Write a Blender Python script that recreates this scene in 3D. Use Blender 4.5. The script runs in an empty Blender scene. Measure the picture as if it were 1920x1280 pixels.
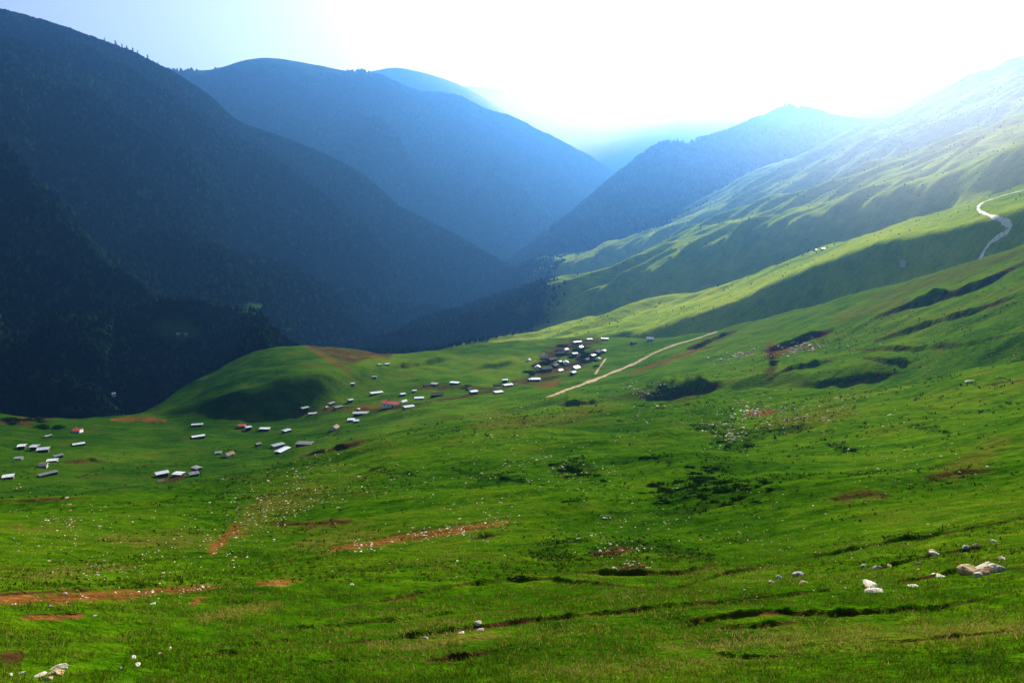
import bpy, bmesh, math, random
import numpy as np
from mathutils import Vector, Matrix
R = math.radians
sc = bpy.context.scene
col = sc.collection
random.seed(7); rng = np.random.default_rng(7)

# ------------------------------------------------------------------ camera, sky, sun, exposure
F = 1920*28/36; PITCH = math.atan(300/F)
cam_d = bpy.data.cameras.new('camera'); cam = bpy.data.objects.new('camera', cam_d); col.objects.link(cam)
cam_d.lens = 28; cam_d.sensor_width = 36; cam_d.clip_start = .2; cam_d.clip_end = 60000
cam.location = (0, 0, 0); cam.rotation_euler = (R(90)-PITCH, 0, 0)
sc.camera = cam
SUN_AZ, SUN_EL = R(18), R(26)          # azimuth to the right of the view axis
w = bpy.data.worlds.new('World'); sc.world = w; w.use_nodes = True
nt = w.node_tree; bg = nt.nodes['Background']
sky = nt.nodes.new('ShaderNodeTexSky'); sky.sky_type = 'NISHITA'; sky.sun_disc = False
sky.sun_elevation = SUN_EL; sky.sun_rotation = SUN_AZ; sky.altitude = 1800
sky.air_density = .8; sky.dust_density = 8.0; sky.ozone_density = .3
nt.links.new(sky.outputs[0], bg.inputs[0]); bg.inputs[1].default_value = .065
sl = bpy.data.lights.new('sun', 'SUN'); sl.energy = 5.0; sl.angle = R(.5); sl.color = (1, .93, .80)
so = bpy.data.objects.new('sun', sl); col.objects.link(so)
sdir = Vector((math.sin(SUN_AZ)*math.cos(SUN_EL), math.cos(SUN_AZ)*math.cos(SUN_EL), math.sin(SUN_EL)))
so.rotation_euler = sdir.to_track_quat('Z', 'Y').to_euler(); so.location = (0, 0, 300)
sc.view_settings.view_transform = 'Standard'; sc.view_settings.look = 'None'
sc.view_settings.gamma = 1; sc.view_settings.exposure = 1.5
HAZE_DENS, HAZE_G, HAZE_COL = 1.45e-4, .85, (.13, .41, 1.0)
cy = sc.cycles
cy.use_denoising = True; cy.max_bounces = 5; cy.diffuse_bounces = 2; cy.glossy_bounces = 2
cy.transmission_bounces = 2; cy.volume_bounces = 0; cy.transparent_max_bounces = 24

# ------------------------------------------------------------------ helpers
def tag(o, label=None, cat=None, group=None, kind=None):
    if label: o['label'] = label
    if cat: o['category'] = cat
    if group: o['group'] = group
    if kind: o['kind'] = kind
    return o
def empty(name, loc, rz=0):
    o = bpy.data.objects.new(name, None); col.objects.link(o)
    o.location = loc; o.rotation_euler = (0, 0, rz); o.empty_display_size = .5
    return o
def mesh_np(name, V, Fq, mat, smooth=True, parent=None, attrs=None):
    """V (n,3); Fq (m,k) faces all with k corners"""
    me = bpy.data.meshes.new(name); V = np.asarray(V, np.float32); Fq = np.asarray(Fq, np.int32)
    m, k = Fq.shape
    me.vertices.add(len(V)); me.vertices.foreach_set('co', V.ravel())
    me.loops.add(m*k); me.loops.foreach_set('vertex_index', Fq.ravel())
    me.polygons.add(m); me.polygons.foreach_set('loop_start', np.arange(0, m*k, k, dtype=np.int32))
    me.polygons.foreach_set('use_smooth', np.full(m, smooth, bool))
    me.update(calc_edges=True)
    for nme, a in (attrs or {}).items():
        at = me.attributes.new(nme, 'FLOAT', 'POINT'); at.data.foreach_set('value', np.asarray(a, np.float32).ravel())
    if mat: me.materials.append(mat)
    o = bpy.data.objects.new(name, me); col.objects.link(o)
    if parent: o.parent = parent
    return o
def bm_obj(name, bm, mat, parent=None, smooth=False):
    me = bpy.data.meshes.new(name); bmesh.ops.recalc_face_normals(bm, faces=bm.faces[:]); bm.to_mesh(me); bm.free()
    if smooth:
        for p in me.polygons: p.use_smooth = True
    me.materials.append(mat)
    o = bpy.data.objects.new(name, me); col.objects.link(o)
    if parent: o.parent = parent
    return o
def copy_tree(o, parent=None):
    c = o.copy(); col.objects.link(c)
    if parent: c.parent = parent
    for ch in [x for x in KIDS.get(o.name, [])]:
        n = copy_tree(ch, c); KIDS.setdefault(c.name, []).append(n)
    return c
KIDS = {}
def reg(parent, *ch):
    KIDS.setdefault(parent.name, []).extend(ch)

def pn(x, y, seed=0):
    xi = np.floor(x).astype(np.int64); yi = np.floor(y).astype(np.int64); xf = x-xi; yf = y-yi
    def g(ix, iy, dx, dy):
        h = (ix*374761393 + iy*668265263 + seed*1442695041) & 0x7fffffff
        h = ((h ^ (h >> 13))*1274126177) & 0x7fffffff
        h = ((h ^ (h >> 15))*1911520717) & 0x7fffffff
        a = h/0x7fffffff*2*np.pi
        return np.cos(a)*dx+np.sin(a)*dy
    u = xf*xf*xf*(xf*(xf*6-15)+10); v = yf*yf*yf*(yf*(yf*6-15)+10)
    a = g(xi, yi, xf, yf); b = g(xi+1, yi, xf-1, yf); c = g(xi, yi+1, xf, yf-1); d = g(xi+1, yi+1, xf-1, yf-1)
    return ((a*(1-u)+b*u)*(1-v)+(c*(1-u)+d*u)*v)*1.5
def fbm(x, y, o=4, seed=0, gain=.5):
    s = 0; a = 1; t = 0
    for i in range(o):
        s = s+a*pn(x*2**i, y*2**i, seed+i*17); t += a; a *= gain
    return s/t

cP, sP = math.cos(PITCH), math.sin(PITCH)
def pix_ray(px, py):
    X = (np.asarray(px, float)-960)/F; Y = (640-np.asarray(py, float))/F
    dy = cP+Y*sP; dz = -sP+Y*cP; h = np.hypot(X, dy)
    return np.arctan2(X, dy), dz/h                      # azimuth, tangent of elevation
def project(x, y, z):
    fw = y*cP-z*sP; up = y*sP+z*cP
    return 960+F*x/fw, 640-F*up/fw

def gblur(a, s, axis):
    if s <= 0: return a
    r = int(3*s+1); k = np.exp(-.5*(np.arange(-r, r+1)/s)**2); k /= k.sum()
    p = [(0, 0), (0, 0)]; p[axis] = (r, r)
    b = np.pad(a, p, mode='edge'); out = np.zeros_like(a)
    n = a.shape[axis]
    for i, kk in enumerate(k):
        out += kk*(b[i:i+n] if axis == 0 else b[:, i:i+n])
    return out

class Sheet:
    """a terrain sheet lofted through contour curves; grid in azimuth x distance about the viewpoint"""
    def __init__(s, curves, az0, az1, ncol, dgrid, blur=(4, 4)):
        s.az = np.linspace(R(az0), R(az1), ncol); s.d = np.asarray(dgrid, float)
        D = []; Z = []
        for c in curves:
            if c[0] == 'z':
                D.append(np.full(ncol, c[1])); Z.append(np.full(ncol, c[2])); continue
            c = np.array(c, float); px = np.linspace(c[0, 0], c[-1, 0], 600)
            py = np.interp(px, c[:, 0], c[:, 1]); dd = np.interp(px, c[:, 0], c[:, 2])
            a, t = pix_ray(px, py); o = np.argsort(a)
            D.append(np.interp(s.az, a[o], dd[o])); Z.append(np.interp(s.az, a[o], (t*dd)[o]))
        D = np.array(D); Z = np.array(Z)
        for k in range(1, len(D)): D[k] = np.maximum(D[k], D[k-1]*1.006)
        z = np.empty((len(s.d), ncol))
        for j in range(ncol): z[:, j] = np.interp(s.d, D[:, j], Z[:, j])
        s.z = gblur(gblur(z, blur[0], 0), blur[1], 1)
        s.upd()
    def upd(s):
        s.x = s.d[:, None]*np.sin(s.az)[None]; s.y = s.d[:, None]*np.cos(s.az)[None]
    def prof(s, a):
        f = np.clip((a-s.az[0])/(s.az[1]-s.az[0]), 0, len(s.az)-1.001); i = int(f); f -= i
        return s.z[:, i]*(1-f)+s.z[:, i+1]*f
    def hit(s, px, py):
        a, t = pix_ray(px, py); g = s.prof(a)-t*s.d
        k = np.nonzero(g >= 0)[0]
        if len(k) == 0 or k[0] == 0: return None
        k = k[0]; u = -g[k-1]/(g[k]-g[k-1]); d = s.d[k-1]+u*(s.d[k]-s.d[k-1])
        return Vector((d*math.sin(a), d*math.cos(a), t*d))
    def zat(s, x, y):
        a = np.arctan2(x, y); d = np.hypot(x, y)
        fi = np.clip((a-s.az[0])/(s.az[1]-s.az[0]), 0, len(s.az)-1.001); i = fi.astype(int); fi = fi-i
        j = np.clip(np.searchsorted(s.d, d)-1, 0, len(s.d)-2); fj = np.clip((d-s.d[j])/(s.d[j+1]-s.d[j]), 0, 1)
        return (s.z[j, i]*(1-fi)+s.z[j, i+1]*fi)*(1-fj)+(s.z[j+1, i]*(1-fi)+s.z[j+1, i+1]*fi)*fj
    def z1(s, x, y): return float(s.zat(np.array([x]), np.array([y]))[0])
    def mesh(s, name, mat, attrs=None):
        n, m = s.z.shape
        V = np.stack([s.x, s.y, s.z], -1).reshape(-1, 3)
        i = np.arange(n*m).reshape(n, m)
        Q = np.stack([i[:-1, :-1], i[:-1, 1:], i[1:, 1:], i[1:, :-1]], -1).reshape(-1, 4)
        return tag(mesh_np(name, V, Q, mat, True, None, attrs), kind='structure')

# ------------------------------------------------------------------ materials
def mat(name): 
    m = bpy.data.materials.new(name); m.use_nodes = True
    return m, m.node_tree, m.node_tree.nodes['Principled BSDF']
def nd(nt, t, **k):
    n = nt.nodes.new(t)
    for a, v in k.items():
        if a.startswith('i_'):
            key = a[2:]; n.inputs[int(key) if key.isdigit() else key.replace('_', ' ')].default_value = v
        else: setattr(n, a, v)
    return n
def noise(nt, vec, scale, detail=4, rough=.55, dist=0):
    n = nd(nt, 'ShaderNodeTexNoise'); n.inputs['Scale'].default_value = scale; n.inputs['Detail'].default_value = detail
    n.inputs['Roughness'].default_value = rough; n.inputs['Distortion'].default_value = dist
    nt.links.new(vec, n.inputs['Vector']); return n.outputs['Fac']
def ramp(nt, fac, stops):
    r = nd(nt, 'ShaderNodeValToRGB'); e = r.color_ramp.elements
    while len(e) < len(stops): e.new(.5)
    for el, (p, c) in zip(e, stops):
        el.position = p; el.color = (*c, 1) if len(c) == 3 else c
    nt.links.new(fac, r.inputs[0]); return r.outputs[0]
def mix(nt, fac, a, b, mode='MIX'):
    n = nd(nt, 'ShaderNodeMix', data_type='RGBA', blend_type=mode)
    for s_, v in ((0, fac), (6, a), (7, b)):
        if isinstance(v, (int, float)): n.inputs[s_].default_value = v
        elif isinstance(v, tuple): n.inputs[s_].default_value = (*v, 1)
        else: nt.links.new(v, n.inputs[s_])
    return n.outputs[2]
def mth(nt, op, a, b=None, c=None):
    n = nd(nt, 'ShaderNodeMath', operation=op)
    for i, v in enumerate((a, b, c)):
        if v is None: continue
        if isinstance(v, (int, float)): n.inputs[i].default_value = v
        else: nt.links.new(v, n.inputs[i])
    return n.outputs[0]
def coords(nt): return nd(nt, 'ShaderNodeTexCoord').outputs['Object']
def attr(nt, name): return nd(nt, 'ShaderNodeAttribute', attribute_name=name).outputs['Fac']
def bump(nt, b, h, strength, dist):
    n = nd(nt, 'ShaderNodeBump'); n.inputs['Strength'].default_value = strength; n.inputs['Distance'].default_value = dist
    nt.links.new(h, n.inputs['Height']); nt.links.new(n.outputs[0], b.inputs['Normal'])

def meadow_material(name, far=False):
    m, nt, b = mat(name); L = nt.links; v = coords(nt)
    b.inputs['Roughness'].default_value = .95; b.inputs['Specular IOR Level'].default_value = 0
    big = noise(nt, v, .006, 5, .6); med = noise(nt, v, .06, 6, .65); fine = noise(nt, v, .7, 5, .7); tiny = noise(nt, v, 5, 4, .7)
    mp = nd(nt, 'ShaderNodeMapping'); mp.inputs['Scale'].default_value = (.12, 1, .5); mp.inputs['Rotation'].default_value = (0, 0, R(-12)); L.new(v, mp.inputs[0])
    strk = noise(nt, mp.outputs[0], .35, 5, .65)
    f = mth(nt, 'ADD', mth(nt, 'MULTIPLY', big, .3), mth(nt, 'ADD', mth(nt, 'MULTIPLY', mth(nt, 'ADD', med, strk), .21), mth(nt, 'MULTIPLY', fine, .28)))
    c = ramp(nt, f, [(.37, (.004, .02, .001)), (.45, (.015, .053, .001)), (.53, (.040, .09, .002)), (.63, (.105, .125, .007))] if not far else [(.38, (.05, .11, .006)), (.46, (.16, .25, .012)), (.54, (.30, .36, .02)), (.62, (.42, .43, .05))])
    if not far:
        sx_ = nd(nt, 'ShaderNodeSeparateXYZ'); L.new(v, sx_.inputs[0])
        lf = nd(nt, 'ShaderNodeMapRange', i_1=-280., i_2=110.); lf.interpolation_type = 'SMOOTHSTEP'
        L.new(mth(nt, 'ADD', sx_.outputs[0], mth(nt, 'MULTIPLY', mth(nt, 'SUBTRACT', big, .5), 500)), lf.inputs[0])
        c = mix(nt, lf.outputs[0], mix(nt, .85, c, (.34, .50, .6), 'MULTIPLY'), mix(nt, 1.0, c, (1.62, 1.36, .9), 'MULTIPLY'))  # uneven light painted into the grass: dim to the left, bright to the right
    t = ramp(nt, tiny, [(.3, (.45, .45, .45)), (.5, (1, 1, 1)), (.72, (1.5, 1.4, 1.3))])
    c = mix(nt, .7, c, t, 'MULTIPLY')
    if far: c = mix(nt, attr(nt, 'wood_shade'), c, (.0035, .010, .002))  # dark tone painted over the grass for the shade on the spurs
    if not far:
        brk = mth(nt, 'MULTIPLY', mth(nt, 'SUBTRACT', noise(nt, v, 1.3, 6, .75), .5), 1.5)
        brk2 = mth(nt, 'MULTIPLY', mth(nt, 'SUBTRACT', noise(nt, v, .17, 6, .75), .5), 2.4)
        brk3 = mth(nt, 'ADD', mth(nt, 'ADD', brk, brk2), mth(nt, 'MULTIPLY', mth(nt, 'SUBTRACT', noise(nt, v, 5, 4, .75), .5), 1.7))
        def msk(a, k=1.6, off=.5):
            x = mth(nt, 'ADD', attr(nt, a), brk3); x = mth(nt, 'SUBTRACT', x, off)
            n = mth(nt, 'MULTIPLY', x, k); n.node.use_clamp = True
            on = mth(nt, 'MULTIPLY', attr(nt, a), 4); on.node.use_clamp = True
            return mth(nt, 'MULTIPLY', n, on)
        dryc = ramp(nt, fine, [(.3, (.03, .038, .004)), (.5, (.08, .075, .008)), (.7, (.11, .07, .015))])
        c = mix(nt, mth(nt, 'MULTIPLY', msk('dry', 1., .4), .8), c, dryc)
        br_ = ramp(nt, med, [(.54, (0, 0, 0)), (.66, (1, 1, 1))]); br2 = ramp(nt, fine, [(.42, (0, 0, 0)), (.6, (1, 1, 1))])
        c = mix(nt, mth(nt, 'MULTIPLY', mth(nt, 'MULTIPLY', br_, br2), .65), c, (.055, .042, .008))
        herb = ramp(nt, fine, [(.3, (.002, .009, .001)), (.6, (.007, .026, .002)), (.75, (.02, .05, .004))])
        c = mix(nt, msk('herb', 1.4, .6), c, herb)
        soil = ramp(nt, mix(nt, .5, fine, tiny), [(.3, (.022, .011, .003)), (.46, (.08, .030, .007)), (.58, (.16, .062, .014)), (.74, (.32, .21, .09))])
        c = mix(nt, msk('soil', 1.7, .45), c, soil)
        dsoil_shade = ramp(nt, mix(nt, .5, fine, tiny), [(.3, (.012, .007, .003)), (.55, (.05, .02, .008)), (.75, (.13, .06, .025))])
        c = mix(nt, msk('darksoil_shade'), c, dsoil_shade)
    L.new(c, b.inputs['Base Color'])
    h = mth(nt, 'ADD', mth(nt, 'MULTIPLY', fine, .6), mth(nt, 'MULTIPLY', tiny, .12))
    bump(nt, b, h, .9, .9 if not far else 2.5)
    return m
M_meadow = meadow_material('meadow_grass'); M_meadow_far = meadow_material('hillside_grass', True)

def forest_floor(name):
    m, nt, b = mat(name); v = coords(nt); b.inputs['Roughness'].default_value = 1; b.inputs['Specular IOR Level'].default_value = 0
    f = noise(nt, v, .02, 6, .7)
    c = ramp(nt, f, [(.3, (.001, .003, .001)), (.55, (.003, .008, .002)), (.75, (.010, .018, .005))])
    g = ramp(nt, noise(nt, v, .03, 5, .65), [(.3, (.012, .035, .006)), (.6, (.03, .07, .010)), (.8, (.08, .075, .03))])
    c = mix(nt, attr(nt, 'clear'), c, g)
    nt.links.new(c, b.inputs['Base Color']); bump(nt, b, noise(nt, v, .05, 6, .7), 1, 12)
    return m
M_floor = forest_floor('forest_floor')
def leaf_material(name, stops, tr=.0):
    m, nt, b = mat(name); v = coords(nt); b.inputs['Roughness'].default_value = .95; b.inputs['Specular IOR Level'].default_value = 0
    c = ramp(nt, attr(nt, 'tone'), stops); nt.links.new(c, b.inputs['Base Color'])
    if tr:
        t = nd(nt, 'ShaderNodeBsdfTranslucent'); nt.links.new(c, t.inputs[0])
        ms = nd(nt, 'ShaderNodeMixShader'); ms.inputs[0].default_value = tr
        nt.links.new(b.outputs[0], ms.inputs[1]); nt.links.new(t.outputs[0], ms.inputs[2])
        nt.links.new(ms.outputs[0], nt.nodes['Material Output'].inputs[0])
    return m
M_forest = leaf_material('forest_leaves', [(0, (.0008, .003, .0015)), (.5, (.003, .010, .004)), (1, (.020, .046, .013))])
M_shrub = leaf_material('shrub_leaves', [(0, (.002, .010, .001)), (.5, (.008, .030, .002)), (1, (.035, .075, .006))], .2)
M_blade = leaf_material('grass_blades', [(0, (.012, .045, .002)), (.45, (.045, .095, .003)), (.75, (.12, .14, .008)), (1, (.26, .20, .05))], .35)

def simple(name, c0, c1, scale, rough=.8, metal=0, spec=.3, bmp=.3, bd=.05):
    m, nt, b = mat(name); v = coords(nt); f = noise(nt, v, scale, 5, .65)
    nt.links.new(ramp(nt, f, [(.3, c0), (.7, c1)]), b.inputs['Base Color'])
    if 'roof' in name or 'wall' in name:
        oi = nd(nt, 'ShaderNodeObjectInfo'); src_ = b.inputs['Base Color'].links[0].from_socket
        vr = ramp(nt, oi.outputs['Random'], [(0, (.42, .30, .22)), (.16, (.55, .50, .46)), (.3, (.8, .82, .84)), (.6, (1, 1, 1)), (1, (1.25, 1.25, 1.2))]); nt.links.new(mix(nt, 1.0, src_, vr, 'MULTIPLY'), b.inputs['Base Color'])
    b.inputs['Roughness'].default_value = rough; b.inputs['Metallic'].default_value = metal; b.inputs['Specular IOR Level'].default_value = spec
    if 'limestone' in name or 'boulder' in name or 'rock' in name:
        lz = ramp(nt, noise(nt, v, 5.5, 5, .7), [(.5, (1, 1, 1)), (.62, (.45, .43, .36))]); s0 = b.inputs['Base Color'].links[0].from_socket
        nt.links.new(mix(nt, 1.0, s0, lz, 'MULTIPLY'), b.inputs['Base Color'])
    bump(nt, b, f, bmp, bd); return m
M_tin = simple('pale_roof_metal', (.42, .43, .44), (.68, .68, .67), .9, .34, .2, .6, .1, .02)
M_grey = simple('weathered_roof_metal', (.14, .15, .15), (.30, .31, .30), .9, .5, .2, .5, .1, .02)
M_red = simple('red_roof_sheet', (.55, .05, .02), (.8, .12, .05), .9, .55, 0, .4, .1, .02)
M_tan = simple('tan_roof_boards', (.42, .3, .17), (.62, .5, .32), 1.2, .8)
M_slate = simple('dark_roof_boards', (.02, .018, .015), (.06, .05, .04), 1.2, .9)
M_log = simple('dark_log_wall', (.035, .022, .014), (.10, .065, .04), 2, .9)
M_stone_wall = simple('dry_stone_wall', (.10, .085, .07), (.26, .23, .19), 3, .95)
M_plaster = simple('white_plaster_wall', (.5, .48, .44), (.74, .72, .68), 1.2, .9)
M_door = simple('door_boards', (.05, .025, .012), (.12, .06, .03), 3, .8)
M_rock = simple('pale_limestone', (.34, .29, .20), (.68, .60, .44), 2.5, .9, 0, .2, .6, .05)
M_rock_tan = simple('tan_boulder', (.30, .18, .07), (.66, .46, .22), 2.5, .9, 0, .2, .6, .05)
M_rock_grey = simple('grey_rock', (.12, .11, .10), (.36, .33, .29), 2.5, .9, 0, .2, .6, .05)
M_road = simple('pale_dirt_track', (.17, .11, .04), (.34, .25, .11), .5, .95, 0, .1, .3, .1)
M_gravel = simple('pale_gravel_road', (.55, .47, .33), (.82, .74, .58), .5, .95, 0, .1, .3, .1)
M_bark = simple('bark', (.03, .02, .013), (.08, .055, .035), 3, .95)

# ------------------------------------------------------------------ meadow: the near slope, the village basin and its knolls
CREST = [(-600,965,190),(0,934,200),(300,915,215),(500,878,230),(640,834,250),(800,799,265),(1000,768,280),(1200,752,280),
         (1350,738,272),(1600,724,258),(1690,716,252),(1815,687,246),(1920,676,240),(2500,610,220)]
EDGE = [(-600,800,600),(0,776,560),(120,782,560),(265,778,565),(300,755,590),(350,722,610),(400,692,620),(450,669,630),(500,653,640),
        (570,643,650),(650,652,640),(735,665,640),(800,655,660),(860,648,680),(1000,637,700),(1100,633,700),(1219,635,690),
        (1330,622,640),(1400,598,600),(1500,575,560),(1600,548,530),(1700,522,500),(1800,495,480),(1920,452,460),(2500,300,420)]
def off(c, dy, k): return [(x, y+dy, d*k) for x, y, d in c]
A_curves = [('z', 1.0, -1.75),
    [(-600,1330,11),(0,1290,12),(960,1285,12),(1920,1275,12.5),(2500,1250,13)],
    [(-600,1230,15),(0,1205,15.5),(960,1185,16.5),(1920,1155,17),(2500,1120,18)],
    [(-600,1130,22),(0,1128,22),(500,1120,23),(960,1108,24),(1400,1092,24),(1920,1040,26),(2500,980,28)],
    [(-600,1050,38),(0,1040,42),(500,1025,44),(960,1020,42),(1250,1035,38),(1500,1010,42),(1920,950,46),(2500,880,50)],
    [(-600,1000,80),(0,985,85),(500,960,85),(960,905,92),(1400,890,92),(1920,840,95),(2500,770,95)],
    [(-600,975,140),(0,950,150),(400,910,165),(700,850,180),(960,815,185),(1400,790,185),(1920,740,175),(2500,670,165)],
    CREST,
    off(CREST, 22, 1.14),
    [(-600,950,300),(0,925,300),(300,905,300),(500,872,315),(640,832,340),(800,797,360),(1000,766,380),(1200,747,375),(1350,733,345),
     (1600,712,320),(1815,672,300),(1920,655,290),(2500,590,270)],
    [(-600,948,315),(0,921,315),(300,902,315),(500,868,328),(640,824,343),(800,784,363.5),(1000,754,383.5),(1200,730,379),(1280,706,363),(1350,710,348.5),(1450,715,336),(1500,701,334),
     (1600,690,323.5),(1650,682,318),(1750,678,310),(1815,656,303),(1920,644,293),(2500,584,280)],
    [(-600,860,420),(0,850,420),(300,838,440),(500,812,460),(640,780,455),(800,740,470),(1000,716,520),(1200,700,500),(1350,678,430),
     (1600,640,380),(1815,590,360),(1920,560,350),(2500,480,330)],
    # foot and top of the shaded bank under the knoll
    [(-600,820,520),(0,808,500),(200,805,500),(300,793,515),(380,780,505),(450,779,490),(530,775,485),(620,758,490),(700,722,530),(800,702,560),
     (900,690,575),(1000,677,590),(1200,655,600),(1350,640,540),(1500,610,480),(1700,560,430),(1920,500,410),(2500,380,380)],
    [(-600,815,530),(0,800,520),(200,795,520),(300,778,527),(380,752,517),(442,732,506),(530,709,503),(605,697,511),(700,690,550),(800,677,600),
     (900,668,620),(1000,655,640),(1200,643,645),(1350,630,590),(1500,590,520),(1700,540,465),(1920,475,435),(2500,340,400)],
    EDGE, off(EDGE, 8, 1.05), off(EDGE, 75, 1.28), off(EDGE, 130, 1.9)]
dA = np.concatenate([np.geomspace(1, 4, 14)[:-1], np.geomspace(4, 60, 680)[:-1], np.geomspace(60, 1150, 600)])
A = Sheet(A_curves, -46, 46, 1150, dA, (2.2, 7))
base_blur = gblur(A.z, 6, 0)
near = (A.d < 62) & (A.d > 7)
A.z[near] = (gblur(A.z, 34, 0)*np.clip((56-A.d[:, None])/16, 0, 1)+gblur(A.z, 10, 0)*(1-np.clip((56-A.d[:, None])/16, 0, 1)))[near]
# natural relief, scaled so that the far relief stays readable
X, Y, D = A.x, A.y, np.broadcast_to(A.d[:, None], A.z.shape)
def fade(lo, hi): return np.clip((D-lo)/(hi-lo), 0, 1)
A.z += fbm(X/130, Y/130, 3, 3)*3.2*fade(60, 220)
A.z += fbm(X/34, Y/34, 3, 11)*2.6*fade(14, 70)
A.z += fbm(X/9, Y/9, 4, 23)*.6*fade(5, 20)*np.clip(1.6-D/260, .25, 1)
A.z += fbm(X/15+Y/30, Y/1.5-X/8, 3, 37)*.10*np.clip(1.3-D/70, 0, 1)*fade(8, 14)
A.z += fbm(X/70+Y/200, Y/10-X/30, 3, 39)*.9*fade(50, 150)*np.clip(1.6-D/420, 0, 1)
A.z += fbm(X/2.2, Y/2.2, 3, 31)*.075*np.clip(1.4-D/90, 0, 1)
# terracettes and banks: a riser that faces the viewer, decaying behind
STEPS = [ ([(0,1113),(100,1109),(250,1101),(400,1088)], 6), ([(40,1152),(160,1149)], 4), ([(625,1022),(700,1010),(780,995),(860,984),(950,970)], 4),  # points, thickness in photo pixels
 ([(1440,1060),(1560,1037),(1665,1015),(1740,1005),(1920,970)], 5), ([(1602,1077),(1737,1042),(1810,1030),(1920,1012)], 5),
 ([(1665,1092),(1740,1082),(1790,1072),(1920,1064)], 6), ([(1400,1124),(1440,1120),(1590,1100)], 4),
 ([(1300,1160),(1440,1147),(1565,1150),(1665,1143),(1790,1135),(1840,1122),(1920,1098)], 6), ([(1340,1178),(1440,1171),(1490,1166)], 7),
 ([(380,1214),(480,1205),(588,1196)], 5), ([(575,1212),(668,1203),(742,1195),(792,1187),(905,1175),(955,1167),(1150,1148),(1300,1132),(1440,1118)], 7),
 ([(400,1190),(480,1182),(655,1170),(755,1160),(892,1145),(1000,1140)], 5), ([(600,1146),(655,1137),(755,1120),(830,1100),(955,1085),(1060,1085),(1135,1095),(1230,1106)], 6),
 ([(800,1238),(860,1232),(930,1222)], 9), ([(1230,1108),(1272,1102),(1360,1075),(1450,1058)], 5), ([(1270,1168),(1350,1156),(1440,1150)], 5),
 ([(330,1232),(410,1226),(470,1222)], 6), ([(540,1246),(620,1240),(690,1238)], 6), ([(1330,1224),(1390,1232),(1480,1230)], 7), ([(1660,1205),(1760,1196),(1920,1180)], 5),
 ([(1060,1070),(1180,1076),(1290,1074),(1350,1054)], 7), ([(1160,1072),(1185,1075),(1214,1070)], 6),
 ([(1640,640),(1714,614),(1785,596),(1920,551)], 11), ([(1590,655),(1665,656),(1740,651),(1815,644),(1920,622)], 7),
 ([(1620,671),(1652,676),(1715,680)], 9), ([(1644,594),(1738,562),(1832,538),(1920,494)], 16), ([(1430,660),(1490,642),(1562,620)], 17),
 ([(1205,744),(1280,740),(1350,724)], 26), ([(1045,759),(1080,757),(1125,752)], 12), ([(1500,724),(1600,712),(1690,698)], 12), ([(1440,712),(1480,690),(1560,676)], 10),
 ([(1290,655),(1330,640),(1380,620)], 11), ([(0,939),(80,937),(170,933)], 7), ([(560,858),(620,843),(685,828)], 10), ([(400,780),(480,779),(560,770),(620,752)], 6),
 ([(1545,940),(1600,930),(1660,925)], 8), ([(1735,895),(1800,886),(1870,880)], 11), ([(1840,722),(1920,712)], 6), ([(1860,845),(1920,838)], 6), ([(120,868),(170,862),(200,866)],8),
 ([(730,690),(790,682),(840,670)], 12), ([(860,700),(900,690),(980,676)],7), ([(505,984),(580,982),(660,976)], 7), ([(880,1010),(940,1000)], 6)]
for pts, th in STEPS:
    px = np.linspace(pts[0][0], pts[-1][0], 40); py = np.interp(px, [p[0] for p in pts], [p[1] for p in pts])
    a_, d_ = [], []
    for q, r in zip(px, py):
        h = A.hit(q, r)
        if h: a_.append(math.atan2(h.x, h.y)); d_.append(math.hypot(h.x, h.y))
    if len(a_) < 4: continue
    o = np.argsort(a_); a_ = np.array(a_)[o]; d_ = np.array(d_)[o]
    if len(d_) > 8: d_ = np.convolve(np.pad(d_, 3, mode='edge'), np.ones(7)/7, 'valid')
    j = np.nonzero((A.az > a_[0]) & (A.az < a_[-1]))[0]
    if len(j) < 3: continue
    ld = np.interp(A.az[j], a_, d_); u = (A.az[j]-a_[0])/(a_[-1]-a_[0])
    env = np.clip(np.minimum(u, 1-u)*4, 0, 1)*np.clip(.85+1.1*fbm(A.az[j]*34, A.az[j]*0, 3, int(px[0]+py[0])), .08, 1.7)
    ld = ld*(1+.012*fbm(A.az[j]*40, A.az[j]*0+3.3, 2, int(py[0])))
    h = np.where(ld < 55, 1.45, np.where(ld < 240, .5, .8))*th*ld/F*env
    t = A.d[:, None]-ld[None]; wd = np.maximum(h*.75, ld*.007)[None]; Ld = np.where(ld < 100, np.maximum(h*7, ld*.03), np.maximum(h*3.5, ld*.015))[None]
    pr = np.where(t < 0, np.clip(1+t/wd, 0, 1), np.exp(-np.clip(t/Ld, 0, 30)))
    pr -= .35*np.exp(-((t+wd*1.2)/(wd*1.2))**2)
    A.z[:, j] += h[None]*pr
PX, PY = project(A.x, A.y, A.z)
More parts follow.
